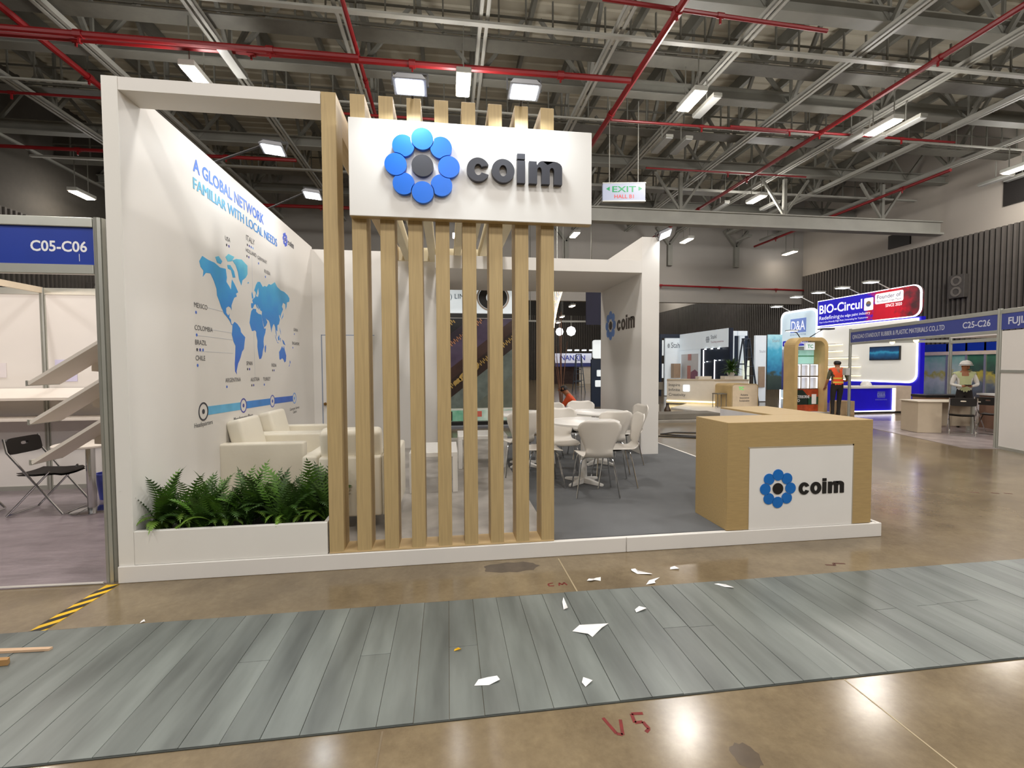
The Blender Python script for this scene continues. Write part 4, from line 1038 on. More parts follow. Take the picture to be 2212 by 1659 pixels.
part('body', MB().box(0, .5, 0, .95, 0, .70), M('brown_carton', '8d6f55', .6), t, bevel=.004)
part('top', MB().box(-.02, .52, -.02, .97, .70, .76), black_pl, t, bevel=.004)
t = thing('counter_top', 'white counter shelf to the right behind the man in a white helmet', 'counter', loc5(1.5, 2.0), RZ, local=True)
part('top', MB().box(0, 1.5, 0, .35, .78, .82), white_sat, t); part('front', MB().box(.02, 1.48, .05, .3, 0, .78), M('counter_brown', '8a6a58', .6), t)

# booths along the right wall with green posters
t = thing('poster_booth', 'row booth with blue header and green posters behind the man in a helmet', 'booth', (19.5, 10.2, 0))
part('header_panel', MB().box(19.48, 19.5, 8.3, 12.2, 1.95, 2.22), navy, t)
part('header_rail', MB().box(19.46, 19.5, 8.3, 12.2, 1.83, 1.95), M('cream_rail', ''), t)
g1 = G('poster_leaf', [(0, '4f7420'), (.45, '8fb13a'), (.7, '2f481c'), (1, '6f9434')], 'Z', -1, 1); g2 = G('poster_mist', [(0, '8fb0a6'), (.4, 'd8e0d6'), (.55, 'c9c458'), (.62, 'bccfc4'), (1, '6cb89c')], 'Z', .3, 1.9); g3 = G('poster_forest', [(0, '4c4640'), (.35, '6a767e'), (.55, 'c4b548'), (.62, '3c5244'), (1, '3f7a58')], 'Z', .3, 1.9)
for y0, y1, m in ((11.35, 11.9, g1), (10.35, 11.25, g2), (9.75, 10.3, g2), (9.2, 9.7, g3), (8.5, 9.15, g3)):
    part('poster', MB().box(19.52, 19.53, y0, y1, .3, 1.83), m, t)
for y0 in (11.95, 11.3, 10.32, 9.72, 9.17, 8.45):
    part('post', MB().box(19.48, 19.54, y0 - .03, y0 + .03, 0, 2.22), alu, t)
part('base_panel', MB().box(19.5, 19.55, 8.3, 12.2, 0, .3), panel_w, t)
t = thing('orange_banner', 'small hanging orange and white banner beside the right post of the C25-C26 booth', 'banner', loc5(3.6, 2.2, 1.0), RZ, local=True)
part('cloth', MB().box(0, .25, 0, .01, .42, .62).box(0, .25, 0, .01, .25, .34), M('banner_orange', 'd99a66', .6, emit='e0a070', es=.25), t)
part('cloth_top', MB().box(0, .25, 0, .01, .68, .76), M('banner_cream', 'd8c4a8', .6), t)
part('rod', MB().bar((-.05, .005, .78), (.3, .005, .78), .02).bar((.3, .005, .78), (.3, .005, -1.0), .02), alu, t)

# ------------------------------------------------------------------ BIO-Circul booth
t = thing('product_booth', 'blue and white booth with lit blue and red header sign', 'booth', (17.3, 12.3, 0))
part('blue_wall', MB().box(17.3, 17.45, 9.35, 13.45, 0, 3.05), deep, t)
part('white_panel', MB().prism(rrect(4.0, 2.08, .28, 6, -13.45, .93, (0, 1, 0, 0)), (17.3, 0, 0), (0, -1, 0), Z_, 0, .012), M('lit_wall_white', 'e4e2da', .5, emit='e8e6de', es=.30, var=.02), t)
o_ = rrect(4.03, 2.11, .29, 6, -13.45, .90, (0, 1, 0, 0)); i_ = rrect(3.99, 2.06, .27, 6, -13.45, .94, (0, 1, 0, 0))
part('led_outline', MB().ring(o_, i_, (17.3, 0, 0), (0, -1, 0), Z_, .012, .035), led_w, t)
hd = G('header_print', [(0.0, '1b12c0'), (.54, '2416c8'), (.62, 'c81330'), (.8, 'd4142f'), (.93, '7a2430'), (1.0, '4a2a2e')], 'Y', 1.25, -2.95, es=.32)
hb = part('header_sign', MB().prism(rrect(4.1, .98, .26, 6, -13.45, 3.08, (0, 1, 1, 0)), (17.25, 0, 0), (0, -1, 0), Z_, -.12, .05), hd, t)
part('led_outline', MB().ring(rrect(4.16, 1.04, .28, 6, -13.48, 3.05, (0, 1, 1, 0)), rrect(4.1, .98, .25, 6, -13.45, 3.08, (0, 1, 1, 0)), (17.25, 0, 0), (0, -1, 0), Z_, -.02, .03), led_w, t)
hx = lambda y, z: (17.198, y, z)
em_w = M('lit_letter_white', 'f6f6fa', .4, emit='ffffff', es=.6)
txt('BIO-Circul', hx(13.36, 3.56), (0, -1, 0), Z_, em_w, t, h=.34, w=1.95, d=.004, bold=.02)
txt('Redefining', hx(13.36, 3.31), (0, -1, 0), Z_, em_w, t, h=.15, w=.98, d=.004)
txt('the edge paint industry', hx(12.36, 3.32), (0, -1, 0), Z_, em_w, t, h=.10, w=1.28, d=.004)
txt('Your in Eco-Friendly Edge Paint | Innovating for Tomorrow', hx(13.36, 3.18), (0, -1, 0), Z_, em_w, t, h=.065, w=2.2, d=.004)
part('badge', MB().prism(rrect(.36, .44, .03, 2, -11.33, 3.45), (17.198, 0, 0), (0, -1, 0), Z_, 0, .006), em_w, t)
part('badge_dot', MB().prism(circ(.10, 18, -11.15, 3.68), (17.19, 0, 0), (0, -1, 0), Z_, 0, .003), M('badge_tan', 'a98f6a', .5), t)
part('badge_dot', MB().prism(circ(.10, 18, -11.15, 3.68, a0=pi, a1=2 * pi), (17.188, 0, 0), (0, -1, 0), Z_, 0, .003), M('badge_blue', '6a78b0', .5), t)
part('founder_plate', MB().prism(rrect(1.02, .36, .06, 4, -10.9, 3.62), (17.198, 0, 0), (0, -1, 0), Z_, 0, .006), em_w, t)
txt('Founder of', hx(10.82, 3.79), (0, -1, 0), Z_, M('plate_text', '8c7a9a', .5), t, h=.14, w=.86, d=.008, bold=.01)
txt('Bio-Based Edge Paint', hx(10.82, 3.67), (0, -1, 0), Z_, M('plate_text', ''), t, h=.075, w=.88, d=.008)
txt('SINCE 2020', hx(10.5, 3.48), (0, -1, 0), Z_, em_w, t, h=.10, w=.58, d=.004, bold=.015)
# logo tower at the left end
part('tower', MB().prism(rrect(2.0, 3.8, .3, 6, -15.5, 0.0, (0, 0, 1, 1)), (17.2, 0, 0), (0, -1, 0), Z_, -.25, 0), M('tower_white', 'cfe0ea', .4, emit='cfe4f0', es=.42, var=.03), t)
part('led_outline', MB().ring(rrect(2.06, 3.86, .32, 6, -15.53, 0, (0, 0, 1, 1)), rrect(1.98, 3.79, .29, 6, -15.49, 0, (0, 0, 1, 1)), (17.2, 0, 0), (0, -1, 0), Z_, -.05, .02), led_w, t)
sqb = M('tower_logo_blue', '7c94da', .4, emit='7c94da', es=.3)
part('logo_square', MB().prism([(-14.95, 2.9), (-14.05, 2.9), (-14.05, 3.5), (-14.95, 3.5)], (17.2, 0, 0), (0, -1, 0), Z_, 0, .004), sqb, t)
txt('D&A', (17.195, 14.5, 3.0), (0, -1, 0), Z_, em_w, t, h=.40, w=.78, d=.003, align='C')
txt('EDGE SOLUTIONS', (17.195, 14.5, 2.78), (0, -1, 0), Z_, M('tower_caption', '7c86a8', .5), t, h=.07, w=.9, align='C')
part('name_band', MB().prism(rrect(1.85, .24, .06, 3, -15.4, 2.33), (17.2, 0, 0), (0, -1, 0), Z_, 0, .006), deep, t)
txt('DA EDGE ALLYNES LTD', (17.19, 14.5, 2.39), (0, -1, 0), Z_, em_w, t, h=.11, w=1.6, d=.003, align='C')
part('lower_print', MB().prism([(-15.45, .4), (-13.6, .4), (-13.6, 2.2), (-15.45, 2.2)], (17.2, 0, 0), (0, -1, 0), Z_, 0, .004), G('tower_print', [(0, '2a2e86'), (.6, '5a5fae'), (1, 'c9d4e4')], 'Z', .4, 2.2), t)
for k, (z, y0, y1) in enumerate(((2.3, 12.3, 13.2), (2.05, 12.3, 13.2), (1.78, 11.6, 13.1), (1.45, 11.5, 13.2), (1.12, 11.5, 13.2))):
    sh = part('wall_shelf', MB().box(16.98, 17.285, y0, y1, z, z + .025), white_sat, t)
    part('shelf_led', MB().box(17.26, 17.285, y0, y1, z - .02, z), led_y, sh)
for (yy, zz) in ((14.9, 4.05), (13.6, 4.25), (12.5, 4.28), (11.4, 4.3), (10.3, 4.35)):
    pass
for k, (yy, z0) in enumerate(((14.9, 3.85), (13.75, 4.1), (12.6, 4.1), (11.5, 4.1), (10.35, 4.1))):
    s = thing('arm_spotlight', 'lit flat arm spotlight above the blue and red header, ' + ('first from the left', 'second from the left', 'middle one', 'second from the right', 'first from the right')[k], 'spotlight', (17.1, yy, z0), group='arm spotlights over the blue and red header')
    part('arm', MB().bar((17.25, yy, z0 - .05), (16.75, yy + .1, z0 + .22), .025), alu, s)
    part('head', MB().box(16.35, 16.75, yy - .05, yy + .25, z0 + .2, z0 + .25), alu, s)
    part('lens', MB().box(16.38, 16.73, yy - .03, yy + .23, z0 + .185, z0 + .2), M('spot_lens', 'ffffff', .3, emit='f4fbff', es=3.0), s)
t = thing('wall_screen', 'dark blue flat screen on the lit white wall of the blue booth', 'television', (17.2, 10.55, 1.67))
part('frame', MB().box(17.22, 17.287, 9.98, 11.1, 1.66, 2.14), black_pl, t, bevel=.005)
part('picture', MB().box(17.212, 17.219, 10.0, 11.08, 1.68, 2.12), G('screen_sea', [(0, '102038'), (.4, '14507a'), (.55, '2e86a8'), (.7, '123c66'), (1, '0c2340')], 'Z', .02, .45, es=.5), t)
t = thing('blue_counter', 'blue display counter with glowing edges in front of the lit white wall', 'counter', (15.4, 9.3, 0))
part('body', MB().box(14.55, 16.0, 9.05, 9.7, .08, .78), deep, t)
part('top', MB().box(14.5, 16.06, 9.0, 9.75, .78, .84), white_sat, t)
part('led_edge', MB().box(14.55, 16.05, 9.02, 9.05, .06, .09).box(15.98, 16.04, 9.02, 9.05, .06, .78), led_w, t)
part('side_block', MB().box(16.06, 16.6, 9.0, 9.7, .06, .84), M('counter_side', 'cbb9a6', .5), t)
part('plinth', MB().box(14.5, 16.6, 9.05, 9.7, 0, .06), black_pl, t)
part('logo_square', MB().box(15.45, 15.72, 9.044, 9.05, .48, .68), M('faint_logo', '5c62c4', .4), t)
txt('D&A', (15.585, 9.043, .53), X_, Z_, M('faint_logo2', '8f94dc', .4), t, h=.10, align='C')
txt('EDGE SOLUTIONS', (15.585, 9.043, .41), X_, Z_, M('faint_logo2', ''), t, h=.035, align='C')
t = thing('safety_helmet', 'white safety helmet lying on the blue display counter', 'helmet', (15.35, 9.35, .84))
part('dome', MB().lathe((15.35, 9.35, .84), [(.15, .0), (.148, .05), (.12, .11), (.07, .145), (.0, .155)], 20), white_sat, t, smooth=True)
part('brim', MB().ring(circ(.19, 20, 0, -.02), circ(.145, 20), (15.35, 9.35, .84), X_, Y_, .0, .012), white_sat, t)
t = thing('carton', 'brown cardboard carton on the floor beside the man in orange', 'box', (14.1, 8.95, 0))
part('body', MB().box(13.9, 14.38, 8.75, 9.15, .0, .42), cardb, t, bevel=.004)
part('tape', MB().box(14.11, 14.17, 8.747, 9.153, .1, .423), M('carton_tape', 'c4ab86', .4), t)

# ------------------------------------------------------------------ arched TC stand and its counter
archm = M('arch_birch', 'c6a872', .5, var=.07, scale=4)
t = thing('arch_stand', 'birch arch display stand with glowing cubbies', 'stand', (13.5, 9.9, 0))
oo = [(12.94, 0.03), (12.94, 2.05)] + [(13.24 - .30 * cos(a), 2.07 + .30 * sin(a)) for a in [pi / 2 * k / 7 for k in range(8)]] + [(13.79 + .30 * sin(a), 2.07 + .30 * cos(a)) for a in [pi / 2 * k / 7 for k in range(8)]] + [(14.09, 2.05), (14.09, .03)]
ii = [(13.05, 0.03), (13.05, 2.03)] + [(13.26 - .21 * cos(a), 2.05 + .21 * sin(a)) for a in [pi / 2 * k / 7 for k in range(8)]] + [(13.77 + .21 * sin(a), 2.05 + .21 * cos(a)) for a in [pi / 2 * k / 7 for k in range(8)]] + [(13.98, 2.03), (13.98, .03)]
part('arch_frame', MB().ring(oo, ii, (0, 9.45, 0), X_, Z_, -.48, 0, closed=False), archm, t)
part('base', MB().box(12.85, 14.2, 9.4, 10.0, 0, .03), white, t)
part('back_panel', MB().box(13.05, 13.98, 9.9, 9.95, .03, 2.1), M('stand_panel', 'cfd6e0', .5), t)
part('poster_top', MB().box(13.06, 13.97, 9.885, 9.9, 1.55, 1.98), G('stand_poster', [(0, 'a9bfe8'), (.5, 'c2d2ee'), (.8, 'bfe4e6'), (1, 'aee6dc')], 'Z', -.2, .25, es=.25), t)
part('poster_line', MB().box(13.06, 13.97, 9.88, 9.885, 1.78, 1.81), M('poster_green', '3f9a6a', .5), t)
txt('PU ESI', (13.10, 9.885, 1.86), X_, Z_, M('poster_teal', '4bb6a6', .5), t, h=.09, d=.003)
for r in range(2):
    for c in range(3):
        x0 = 13.08 + c * .305; z0 = .76 + r * .40
        cb = part('cubby', MB().ring([(x0, z0), (x0 + .28, z0), (x0 + .28, z0 + .37), (x0, z0 + .37)], [(x0 + .012, z0 + .012), (x0 + .268, z0 + .012), (x0 + .268, z0 + .358), (x0 + .012, z0 + .358)], (0, 9.70, 0), X_, Z_, -.2, 0), white_sat, t)
        part('cubby_back', MB().box(x0 + .01, x0 + .27, 9.87, 9.885, z0 + .01, z0 + .36), M('cubby_grey', 'bfc4cc', .4, emit='d4d8e0', es=.3), cb)
        part('cubby_led', MB().box(x0 + .012, x0 + .268, 9.71, 9.74, z0 + .345, z0 + .358).box(x0 + .255, x0 + .268, 9.71, 9.74, z0 + .02, z0 + .345), led_w, cb)
part('poster_bottom', MB().box(13.06, 13.97, 9.68, 9.70, .04, .74), M('poster_rust', 'a8431f', .5, var=.35, scale=6), t)
part('poster_dark', MB().prism([(13.06, .25), (13.62, .25), (13.62, .52), (13.42, .72), (13.06, .72)], (0, 9.68, 0), X_, Z_, 0, .003), M('poster_dark_green', '182b22', .5), t)
part('poster_dark', MB().box(13.6, 13.97, 9.677, 9.68, .25, .5), M('poster_mid_green', '1f4a36', .5), t)
txt('WATERBORNE', (13.10, 9.677, .46), X_, Z_, textw, t, h=.09, w=.56, d=.003, bold=.02)
txt('PUD', (13.10, 9.677, .34), X_, Z_, textw, t, h=.085, d=.003, bold=.02)
part('poster_plate', MB().box(13.74, 13.90, 9.672, 9.677, .27, .58), paper, t)
part('lamp_post_arm', MB().tube([(13.4, 9.8, 2.37), (13.2, 9.7, 2.52), (12.95, 9.6, 2.58)], .015, 6), black_pl, t)
part('lamp_head', MB().box(12.8, 13.1, 9.5, 9.72, 2.57, 2.60), alu, t); part('lamp_lens', MB().box(12.82, 13.08, 9.52, 9.70, 2.555, 2.57), M('spot_lens', ''), t)
part('dark_lamp_head', MB().box(13.95, 14.35, 9.5, 9.75, 2.62, 2.66).bar((13.7, 9.8, 2.37), (14.05, 9.65, 2.63), .025), black_pl, t)
t = thing('tc_light_sign', 'small lit white sign box with green letters under the birch arch', 'sign', (13.55, 9.6, 1.95))
t.name = 'light_sign'
part('box', MB().box(13.40, 13.72, 9.56, 9.64, 1.98, 2.22), litw, t, bevel=.01)
part('stem', MB().box(13.53, 13.59, 9.58, 9.62, 2.22, 2.28), alu, t)
txt('TC', (13.56, 9.56, 2.04), X_, Z_, M('sign_green', '2fa36b', .4), t, h=.11, w=.2, d=.002, bold=.02, align='C')
t = thing('tc_counter', 'rounded pale counter with small green logo in front of the white platform stands', 'counter', (12.4, 11.5, 0))
t.name = 'side_counter'
part('front_panel', MB().prism(rrect(.95, .86, .10, 5, 11.95, 0, (0, 0, 1, 1)), (0, 11.1, 0), X_, Z_, -.03, 0), M('counter_cream', 'd5c2a6', .5), t)
part('body', MB().prism(rrect(.95, .86, .10, 5, 11.95, 0, (0, 0, 1, 1)), (0, 11.13, 0), X_, Z_, -1.0, 0), archm, t)
part('edge_strip', MB().ring(rrect(.97, .87, .11, 5, 11.94, 0, (0, 0, 1, 1)), rrect(.93, .85, .09, 5, 11.96, 0, (0, 0, 1, 1)), (0, 11.1, 0), X_, Z_, 0, .01), wood, t)
txt('TC', (12.18, 11.1, .66), X_, Z_, M('sign_green_lit', '58d06a', .4, emit='4fd060', es=.5), t, h=.11, d=.003, bold=.03)
for k, s in enumerate(('Reliable', 'Innovative', 'Sustainable')):
    txt(s, (12.40, 11.1, .46 - .10 * k), X_, Z_, textg, t, h=.06, d=.003, align='C', bold=.01)

# ------------------------------------------------------------------ Stahl stand
t = thing('stand_platform', 'low white platform edge under the long low counter', 'platform', (12.2, 12, 0))
part('deck', MB().hexa([(10.05, 11.75, 0), (10.65, 9.7, 0), (12.78, 9.7, 0), (12.78, 14.7, 0)], [(10.05, 11.75, .03), (10.65, 9.7, .03), (12.78, 9.7, .03), (12.78, 14.7, .03)]), white_sat, t)
t = thing('stahl_wall', 'white stand walls with lit header board behind the palm', 'booth', (13.7, 16, 0)); t.name = 'display_booth'
litwall = M('lit_panel_cool', 'dfe8ee', .5, emit='dfe9f0', es=.22, var=.02)
part('logo_wall', MB().box(12.9, 13.9, 18.0, 18.1, .03, 2.86), litwall, t)
part('black_edge', MB().box(12.62, 13.9, 17.98, 18.1, 2.86, 3.05).box(12.62, 12.70, 17.98, 18.1, 0, 2.86), dknavy, t)
part('lit_slot', MB().box(12.72, 12.80, 17.97, 17.98, 2.0, 2.75).box(12.72, 12.80, 17.97, 17.98, .9, 1.6), litw, t)
for k in range(6):
    part('logo_stripe', MB().box(13.0 + .012 * abs(k - 2.5), 13.14 - .012 * abs(k - 2.5), 17.99, 18.0, 2.38 + .036 * k, 2.398 + .036 * k), textg, t)
txt('Stahl', (13.20, 18.0, 2.38), X_, Z_, textg, t, h=.26, w=.5, d=.004)
part('header_board', MB().box(13.64, 13.76, 14.0, 18.0, 2.26, 3.03), litwall, t)
for k in range(6):
    part('logo_stripe', MB().box(13.63, 13.64, 15.35 + .02 * abs(k - 2.5), 15.65 - .02 * abs(k - 2.5), 2.52 + .045 * k, 2.54 + .045 * k), textg, t)
txt('Stahl', (13.64, 15.25, 2.66), (0, -1, 0), Z_, textg, t, h=.16, d=.006)
txt('Touching tomorrow', (13.64, 15.25, 2.48), (0, -1, 0), Z_, M('rust_text', 'a0605a', .5), t, h=.08, w=.95, d=.006)
part('side_wall', MB().box(13.70, 13.76, 16.2, 18.0, 0, 2.26), litwall, t)
part('fashion_poster', MB().box(13.685, 13.70, 16.35, 17.9, .6, 2.05), G('poster_grey', [(0, 'b6b2b6'), (1, 'd2d2d4')], 'Z', -1, 1), t)
part('poster_figure', MB().box(13.675, 13.684, 17.0, 17.3, .6, 1.5).box(13.675, 13.684, 16.95, 17.25, 1.75, 2.05), M('poster_coral', 'c4837c', .5), t)
part('poster_figure', MB().prism([(-17.0, .6), (-16.4, .6), (-16.35, 1.2), (-16.6, 1.32), (-16.95, 1.2)], (13.675, 0, 0), (0, -1, 0), Z_, 0, .006), M('poster_plum', '8a5a70', .5), t)
part('dark_bay', MB().box(13.72, 13.80, 14.0, 16.2, 0, 2.26).box(13.66, 13.80, 13.9, 14.0, 0, 3.03), dknavy, t)
part('led_line', MB().box(13.70, 13.72, 15.92, 15.97, .1, 2.2), led_w, t); part('led_line', MB().box(13.70, 13.72, 15.05, 15.09, .1, 1.75), led_w, t)
for y0 in (15.6, 15.1, 14.6):
    part('bay_downlight', MB().lathe((13.6, y0, 2.2), [(.045, 0), (.045, .04)], 12), M('spot_lens', ''), t)
for y0, z0 in ((15.8, 1.63), (15.55, 1.66), (14.9, 1.7), (14.6, 1.71)):
    part('bay_downlight', MB().lathe((13.66, y0, z0), [(.035, 0), (.035, .03)], 10), M('spot_lens', ''), t)
for x0, x1 in ((14.05, 14.25), (14.5, 14.72)):
    part('t_column', MB().box(x0, x1, 14.5, 14.6, 0, 2.95).box(x0 - .1, x1 + .1, 14.47, 14.6, 2.75, 2.95), litwall, t)
part('dark_column', MB().box(14.27, 14.48, 14.6, 14.7, 0, 2.95).box(14.78, 14.95, 14.6, 14.7, 0, 2.95), dknavy, t)
part('lit_strip_wall', MB().box(14.2, 14.5, 13.85, 13.9, .03, 1.7), M('lit_green_white', 'e6f0dc', .4, emit='e6f0dc', es=.5), t)
part('right_panel', MB().box(14.72, 15.2, 13.8, 13.9, .03, 2.72), litwall, t)
txt('Stahl', (14.9, 13.8, 2.02), X_, Z_, M('pale_logo_grey', 'a8acb0', .5), t, h=.10, d=.004)
part('brown_box_front', MB().box(14.85, 15.1, 13.72, 13.8, .6, 1.45), M('kraft_panel', 'a8917a', .6), t)
part('water_poster', MB().box(15.32, 15.95, 13.85, 13.9, .5, 2.76), G('poster_water', [(0, '20302a'), (.28, '2f4038'), (.36, '1d6f9a'), (.7, '3fa4c4'), (1, 'a8dbe4')], 'Z', .5, 2.76, es=.25), t)
txt('Stahl', (15.5, 13.85, 2.45), X_, Z_, M('pale_logo_grey', ''), t, h=.12, d=.004)
part('kraft_box_left', MB().box(13.15, 13.5, 17.6, 17.9, .9, 1.6), M('kraft_panel', ''), t)
t = thing('low_counter', 'long low white counter with grey slogan and glowing base', 'counter', (11.6, 13.4, .03))
cw = M('counter_white_warm', 'd9d0c0', .4, var=.02)
foot = [(10.87, 13.72), (12.2, 12.62), (13.6, 12.6), (13.6, 13.4), (12.6, 13.6), (11.3, 14.5)]
part('body', MB().prism(foot, (0, 0, 0), X_, Y_, .14, .93), cw, t)
part('top', MB().prism([(x + (.02 if x > 12 else -.02), y - .03) for x, y in foot], (0, 0, 0), X_, Y_, .93, .97), M('counter_top_tan', 'b9a98f', .4), t)
part('plinth', MB().prism([(x, y + .06) for x, y in foot], (0, 0, 0), X_, Y_, .03, .14), M('counter_plinth', 'c8bfae', .5), t)
fd = Vector((1.33, -1.10, 0)).normalized(); fn = fd.cross(Vector((0, 0, 1)))
p0 = Vector((10.87, 13.72, 0)) + fn * .004
part('led_base', MB().bar(p0 + Vector((0, 0, .12)), Vector((12.2, 12.62, .12)) + fn * .004, .03, .05).bar((12.2, 12.61, .12), (13.6, 12.59, .12), .03, .05), led_y, t)
for k, s in enumerate(('Inspire', 'Infinite', 'Creativity')):
    txt(s, p0 + fd * .08 + Vector((0, 0, .70 - .19 * k)), fd, Z_, textg, t, h=.11, d=.004)
part('lit_icon', MB().prism(rrect(.24, .26, .04, 3, .62, .50), p0, fd, Z_, 0, .02), M('icon_lit', 'dcecff', .4, emit='dcecff', es=1.2), t)
part('grey_socket', MB().box(10.55, 10.8, 13.9, 13.95, .55, .85), greym, t)
t = thing('bar_stool', 'thin metal stool beside the rounded pale counter', 'stool', (11.75, 11.6, .03))
for dx in (0, .32):
    for dy in (0, .3):
        part('leg', MB().tube([(11.6 + dx, 11.4 + dy, .03), (11.6 + dx, 11.4 + dy, .50)], .012, 6), steel_dk, t)
part('seat', MB().box(11.58, 11.94, 11.38, 11.72, .50, .53), greym, t)
for nm, lb, b in (('display_box', 'flat white display box on the long counter, left one', MB().box(12.0, 12.55, 13.35, 13.6, .97, 1.08)), ('display_box', 'long flat white display box on the counter under the plant', MB().box(12.75, 13.5, 12.8, 13.1, .97, 1.10))):
    solo(nm, b, cw, lb, 'box', loc=(b.v[0][0], b.v[0][1], .97), bevel=.004)
t = thing('potted_palm', 'bushy green palm in a white pot on the long low counter', 'plant', (13.1, 12.95, 1.10))
part('pot', MB().lathe((13.1, 12.95, 1.10), [(.10, 0), (.15, .10), (.16, .2), (.14, .2), (.13, .1)], 18), white_sat, t, smooth=True)
gl = M('palm_green', '35521f', .5, var=.35, scale=6)
for k in range(90):
    a = rf.uniform(0, 2 * pi); e_ = rf.uniform(-.25, 1.45); Lf = rf.uniform(.42, .62)
    d = Vector((cos(a) * cos(e_), sin(a) * cos(e_), sin(e_))); s = Vector((-sin(a), cos(a), 0)) * .045; c = Vector((13.1, 12.95, 1.30))
    part('leaf', MB().add([c, c + d * Lf * .5 + s + Vector((0, 0, .05)), c + d * Lf - Vector((0, 0, .06)), c + d * Lf * .5 - s + Vector((0, 0, .05))], [(0, 1, 2, 3)]), gl, t)
def ladder(x, y, h, rz, label, spread=.75):
    t = thing('step_ladder', label, 'ladder', (x, y, 0), rz, local=True)
    m = M('ladder_dark', '3a4450', .5, metal=.3)
    for s in (-1, 1):
        part('front_rail', MB().bar((s * .27, -spread / 2, 0), (s * .14, 0, h), .035, .06), m, t)
        part('rear_rail', MB().bar((s * .27, spread / 2, 0), (s * .14, .04, h), .035, .05), m, t)
    n = int(h / .32)
    for k in range(1, n):
        f = k / n
        part('rung', MB().box(-(.27 - .13 * f), .27 - .13 * f, -spread / 2 * (1 - f) - .03, -spread / 2 * (1 - f) + .03, h * f - .012, h * f + .012), m, t)
    part('rear_brace', MB().box(-.24, .24, spread * .35, spread * .37, h * .28, h * .31).box(-.2, .2, spread * .2, spread * .22, h * .6, h * .62), m, t)
    part('top_cap', MB().box(-.16, .16, -.06, .08, h - .02, h + .02), m, t)
ladder(14.0, 13.35, 2.55, radians(10), 'dark step ladder standing beside the palm on the white stand')
ladder(9.55, 21.6, 2.15, 0, 'dark step ladder seen through the open back of the white booth')

# ------------------------------------------------------------------ loose material on the concrete between the stands
t = thing('board_stack', 'two dusty grey boards stacked on the floor behind the pylon', 'boards', (8.3, 8.6, 0))
part('board', MB().box(7.3, 9.6, 7.9, 8.5, .0, .05), M('dusty_board', '8c867c', .7, var=.15, scale=2), t); part('board', MB().box(7.2, 9.7, 8.2, 8.9, .06, .20), M('dusty_board2', '6f695f', .7, var=.2, scale=2), t)
t = thing('cable_loop', 'dark cable lying in loops on the concrete behind the counter', 'cable', (7.3, 5.6, 0))
part('cable', MB().tube([(6.3, 5.95, .012), (6.7, 5.75, .012), (7.2, 5.5, .012), (7.5, 5.3, .012), (7.6, 5.5, .012), (7.2, 5.75, .012), (6.9, 6.0, .012), (7.3, 6.2, .012), (8.1, 5.95, .012), (8.6, 5.5, .012), (9.0, 5.0, .012)], .013, 6), black_pl, t, smooth=True)
part('cable_end', MB().tube([(7.0, 5.62, .013), (7.6, 5.45, .013), (8.3, 5.3, .013)], .013, 6), black_pl, t, smooth=True)
t = thing('wrapped_pack', 'white wrapped pack standing on the floor behind the pylon', 'pack', (8.2, 9.6, 0))
part('pack', MB().box(8.0, 8.55, 9.5, 9.9, 0, .36), M('wrap_white', 'c4bfb6', .35, var=.1), t, bevel=.03, seg=2)
part('strap', MB().box(8.26, 8.30, 9.495, 9.905, 0, .362), M('strap_black', '2c2a26', .6), t)
t = thing('brown_bottle', 'small dark brown bottle beside the wrapped white pack', 'bottle', (8.85, 9.6, 0))
part('bottle', MB().lathe((8.85, 9.6, 0), [(.06, 0), (.10, .08), (.10, .18), (.05, .27), (.04, .34)], 14), M('brown_glass', '3c2a18', .3), t, smooth=True)
part('cap', MB().lathe((8.85, 9.6, .34), [(.045, 0), (.045, .04)], 12), black_pl, t)

# ------------------------------------------------------------------ zipper stand seen through the slats
t = thing('zipper_stand', 'stand wall with a huge zipper picture seen through the slats', 'booth', (3.4, 8.0, 0))
ZY = 8.0
zx0, zx1 = 1.6, 4.15
part('wall', MB().box(zx0, zx1, ZY, ZY + .12, 0, 3.7), white, t)
part('title_band', MB().box(zx0, zx1, ZY - .01, ZY, 2.83, 3.4), litw, t)
part('black_line', MB().box(zx0, zx1, ZY - .02, ZY, 2.72, 2.82), black_pl, t); part('black_plinth', MB().box(zx0, zx1, ZY - .04, ZY, .0, .13), black_pl, t)
txt('ZIPPER (HK) LIMITED', (1.55, ZY - .01, 3.18), X_, Z_, M('serif_grey', '4c5a6a', .5), t, h=.12, w=1.5, d=.004)
part('ring_logo', MB().ring(circ(.36, 30, ry=.30), circ(.17, 30, ry=.16), (3.42, ZY - .012, 3.22), X_, Z_, 0, .01), black_pl, t)
part('ring_logo_rim', MB().ring(circ(.41, 30, ry=.35), circ(.37, 30, ry=.31), (3.42, ZY - .012, 3.22), X_, Z_, 0, .008), M('rim_tan', 'b9a99a', .5), t)
part('soffit', MB().box(zx0, zx1, ZY - 1.6, ZY - .05, 3.55, 3.65), M('soffit_cream', 'cfc8ba', .6), t)
for xx, yy in ((2.2, 7.0), (2.3, 7.5)):
    part('soffit_lamp', MB().lathe((xx, yy, 3.44), [(.09, 0), (.10, .04), (.05, .11)], 16), M('spot_lens', ''), t)
Bz, Tz = .48, 2.70
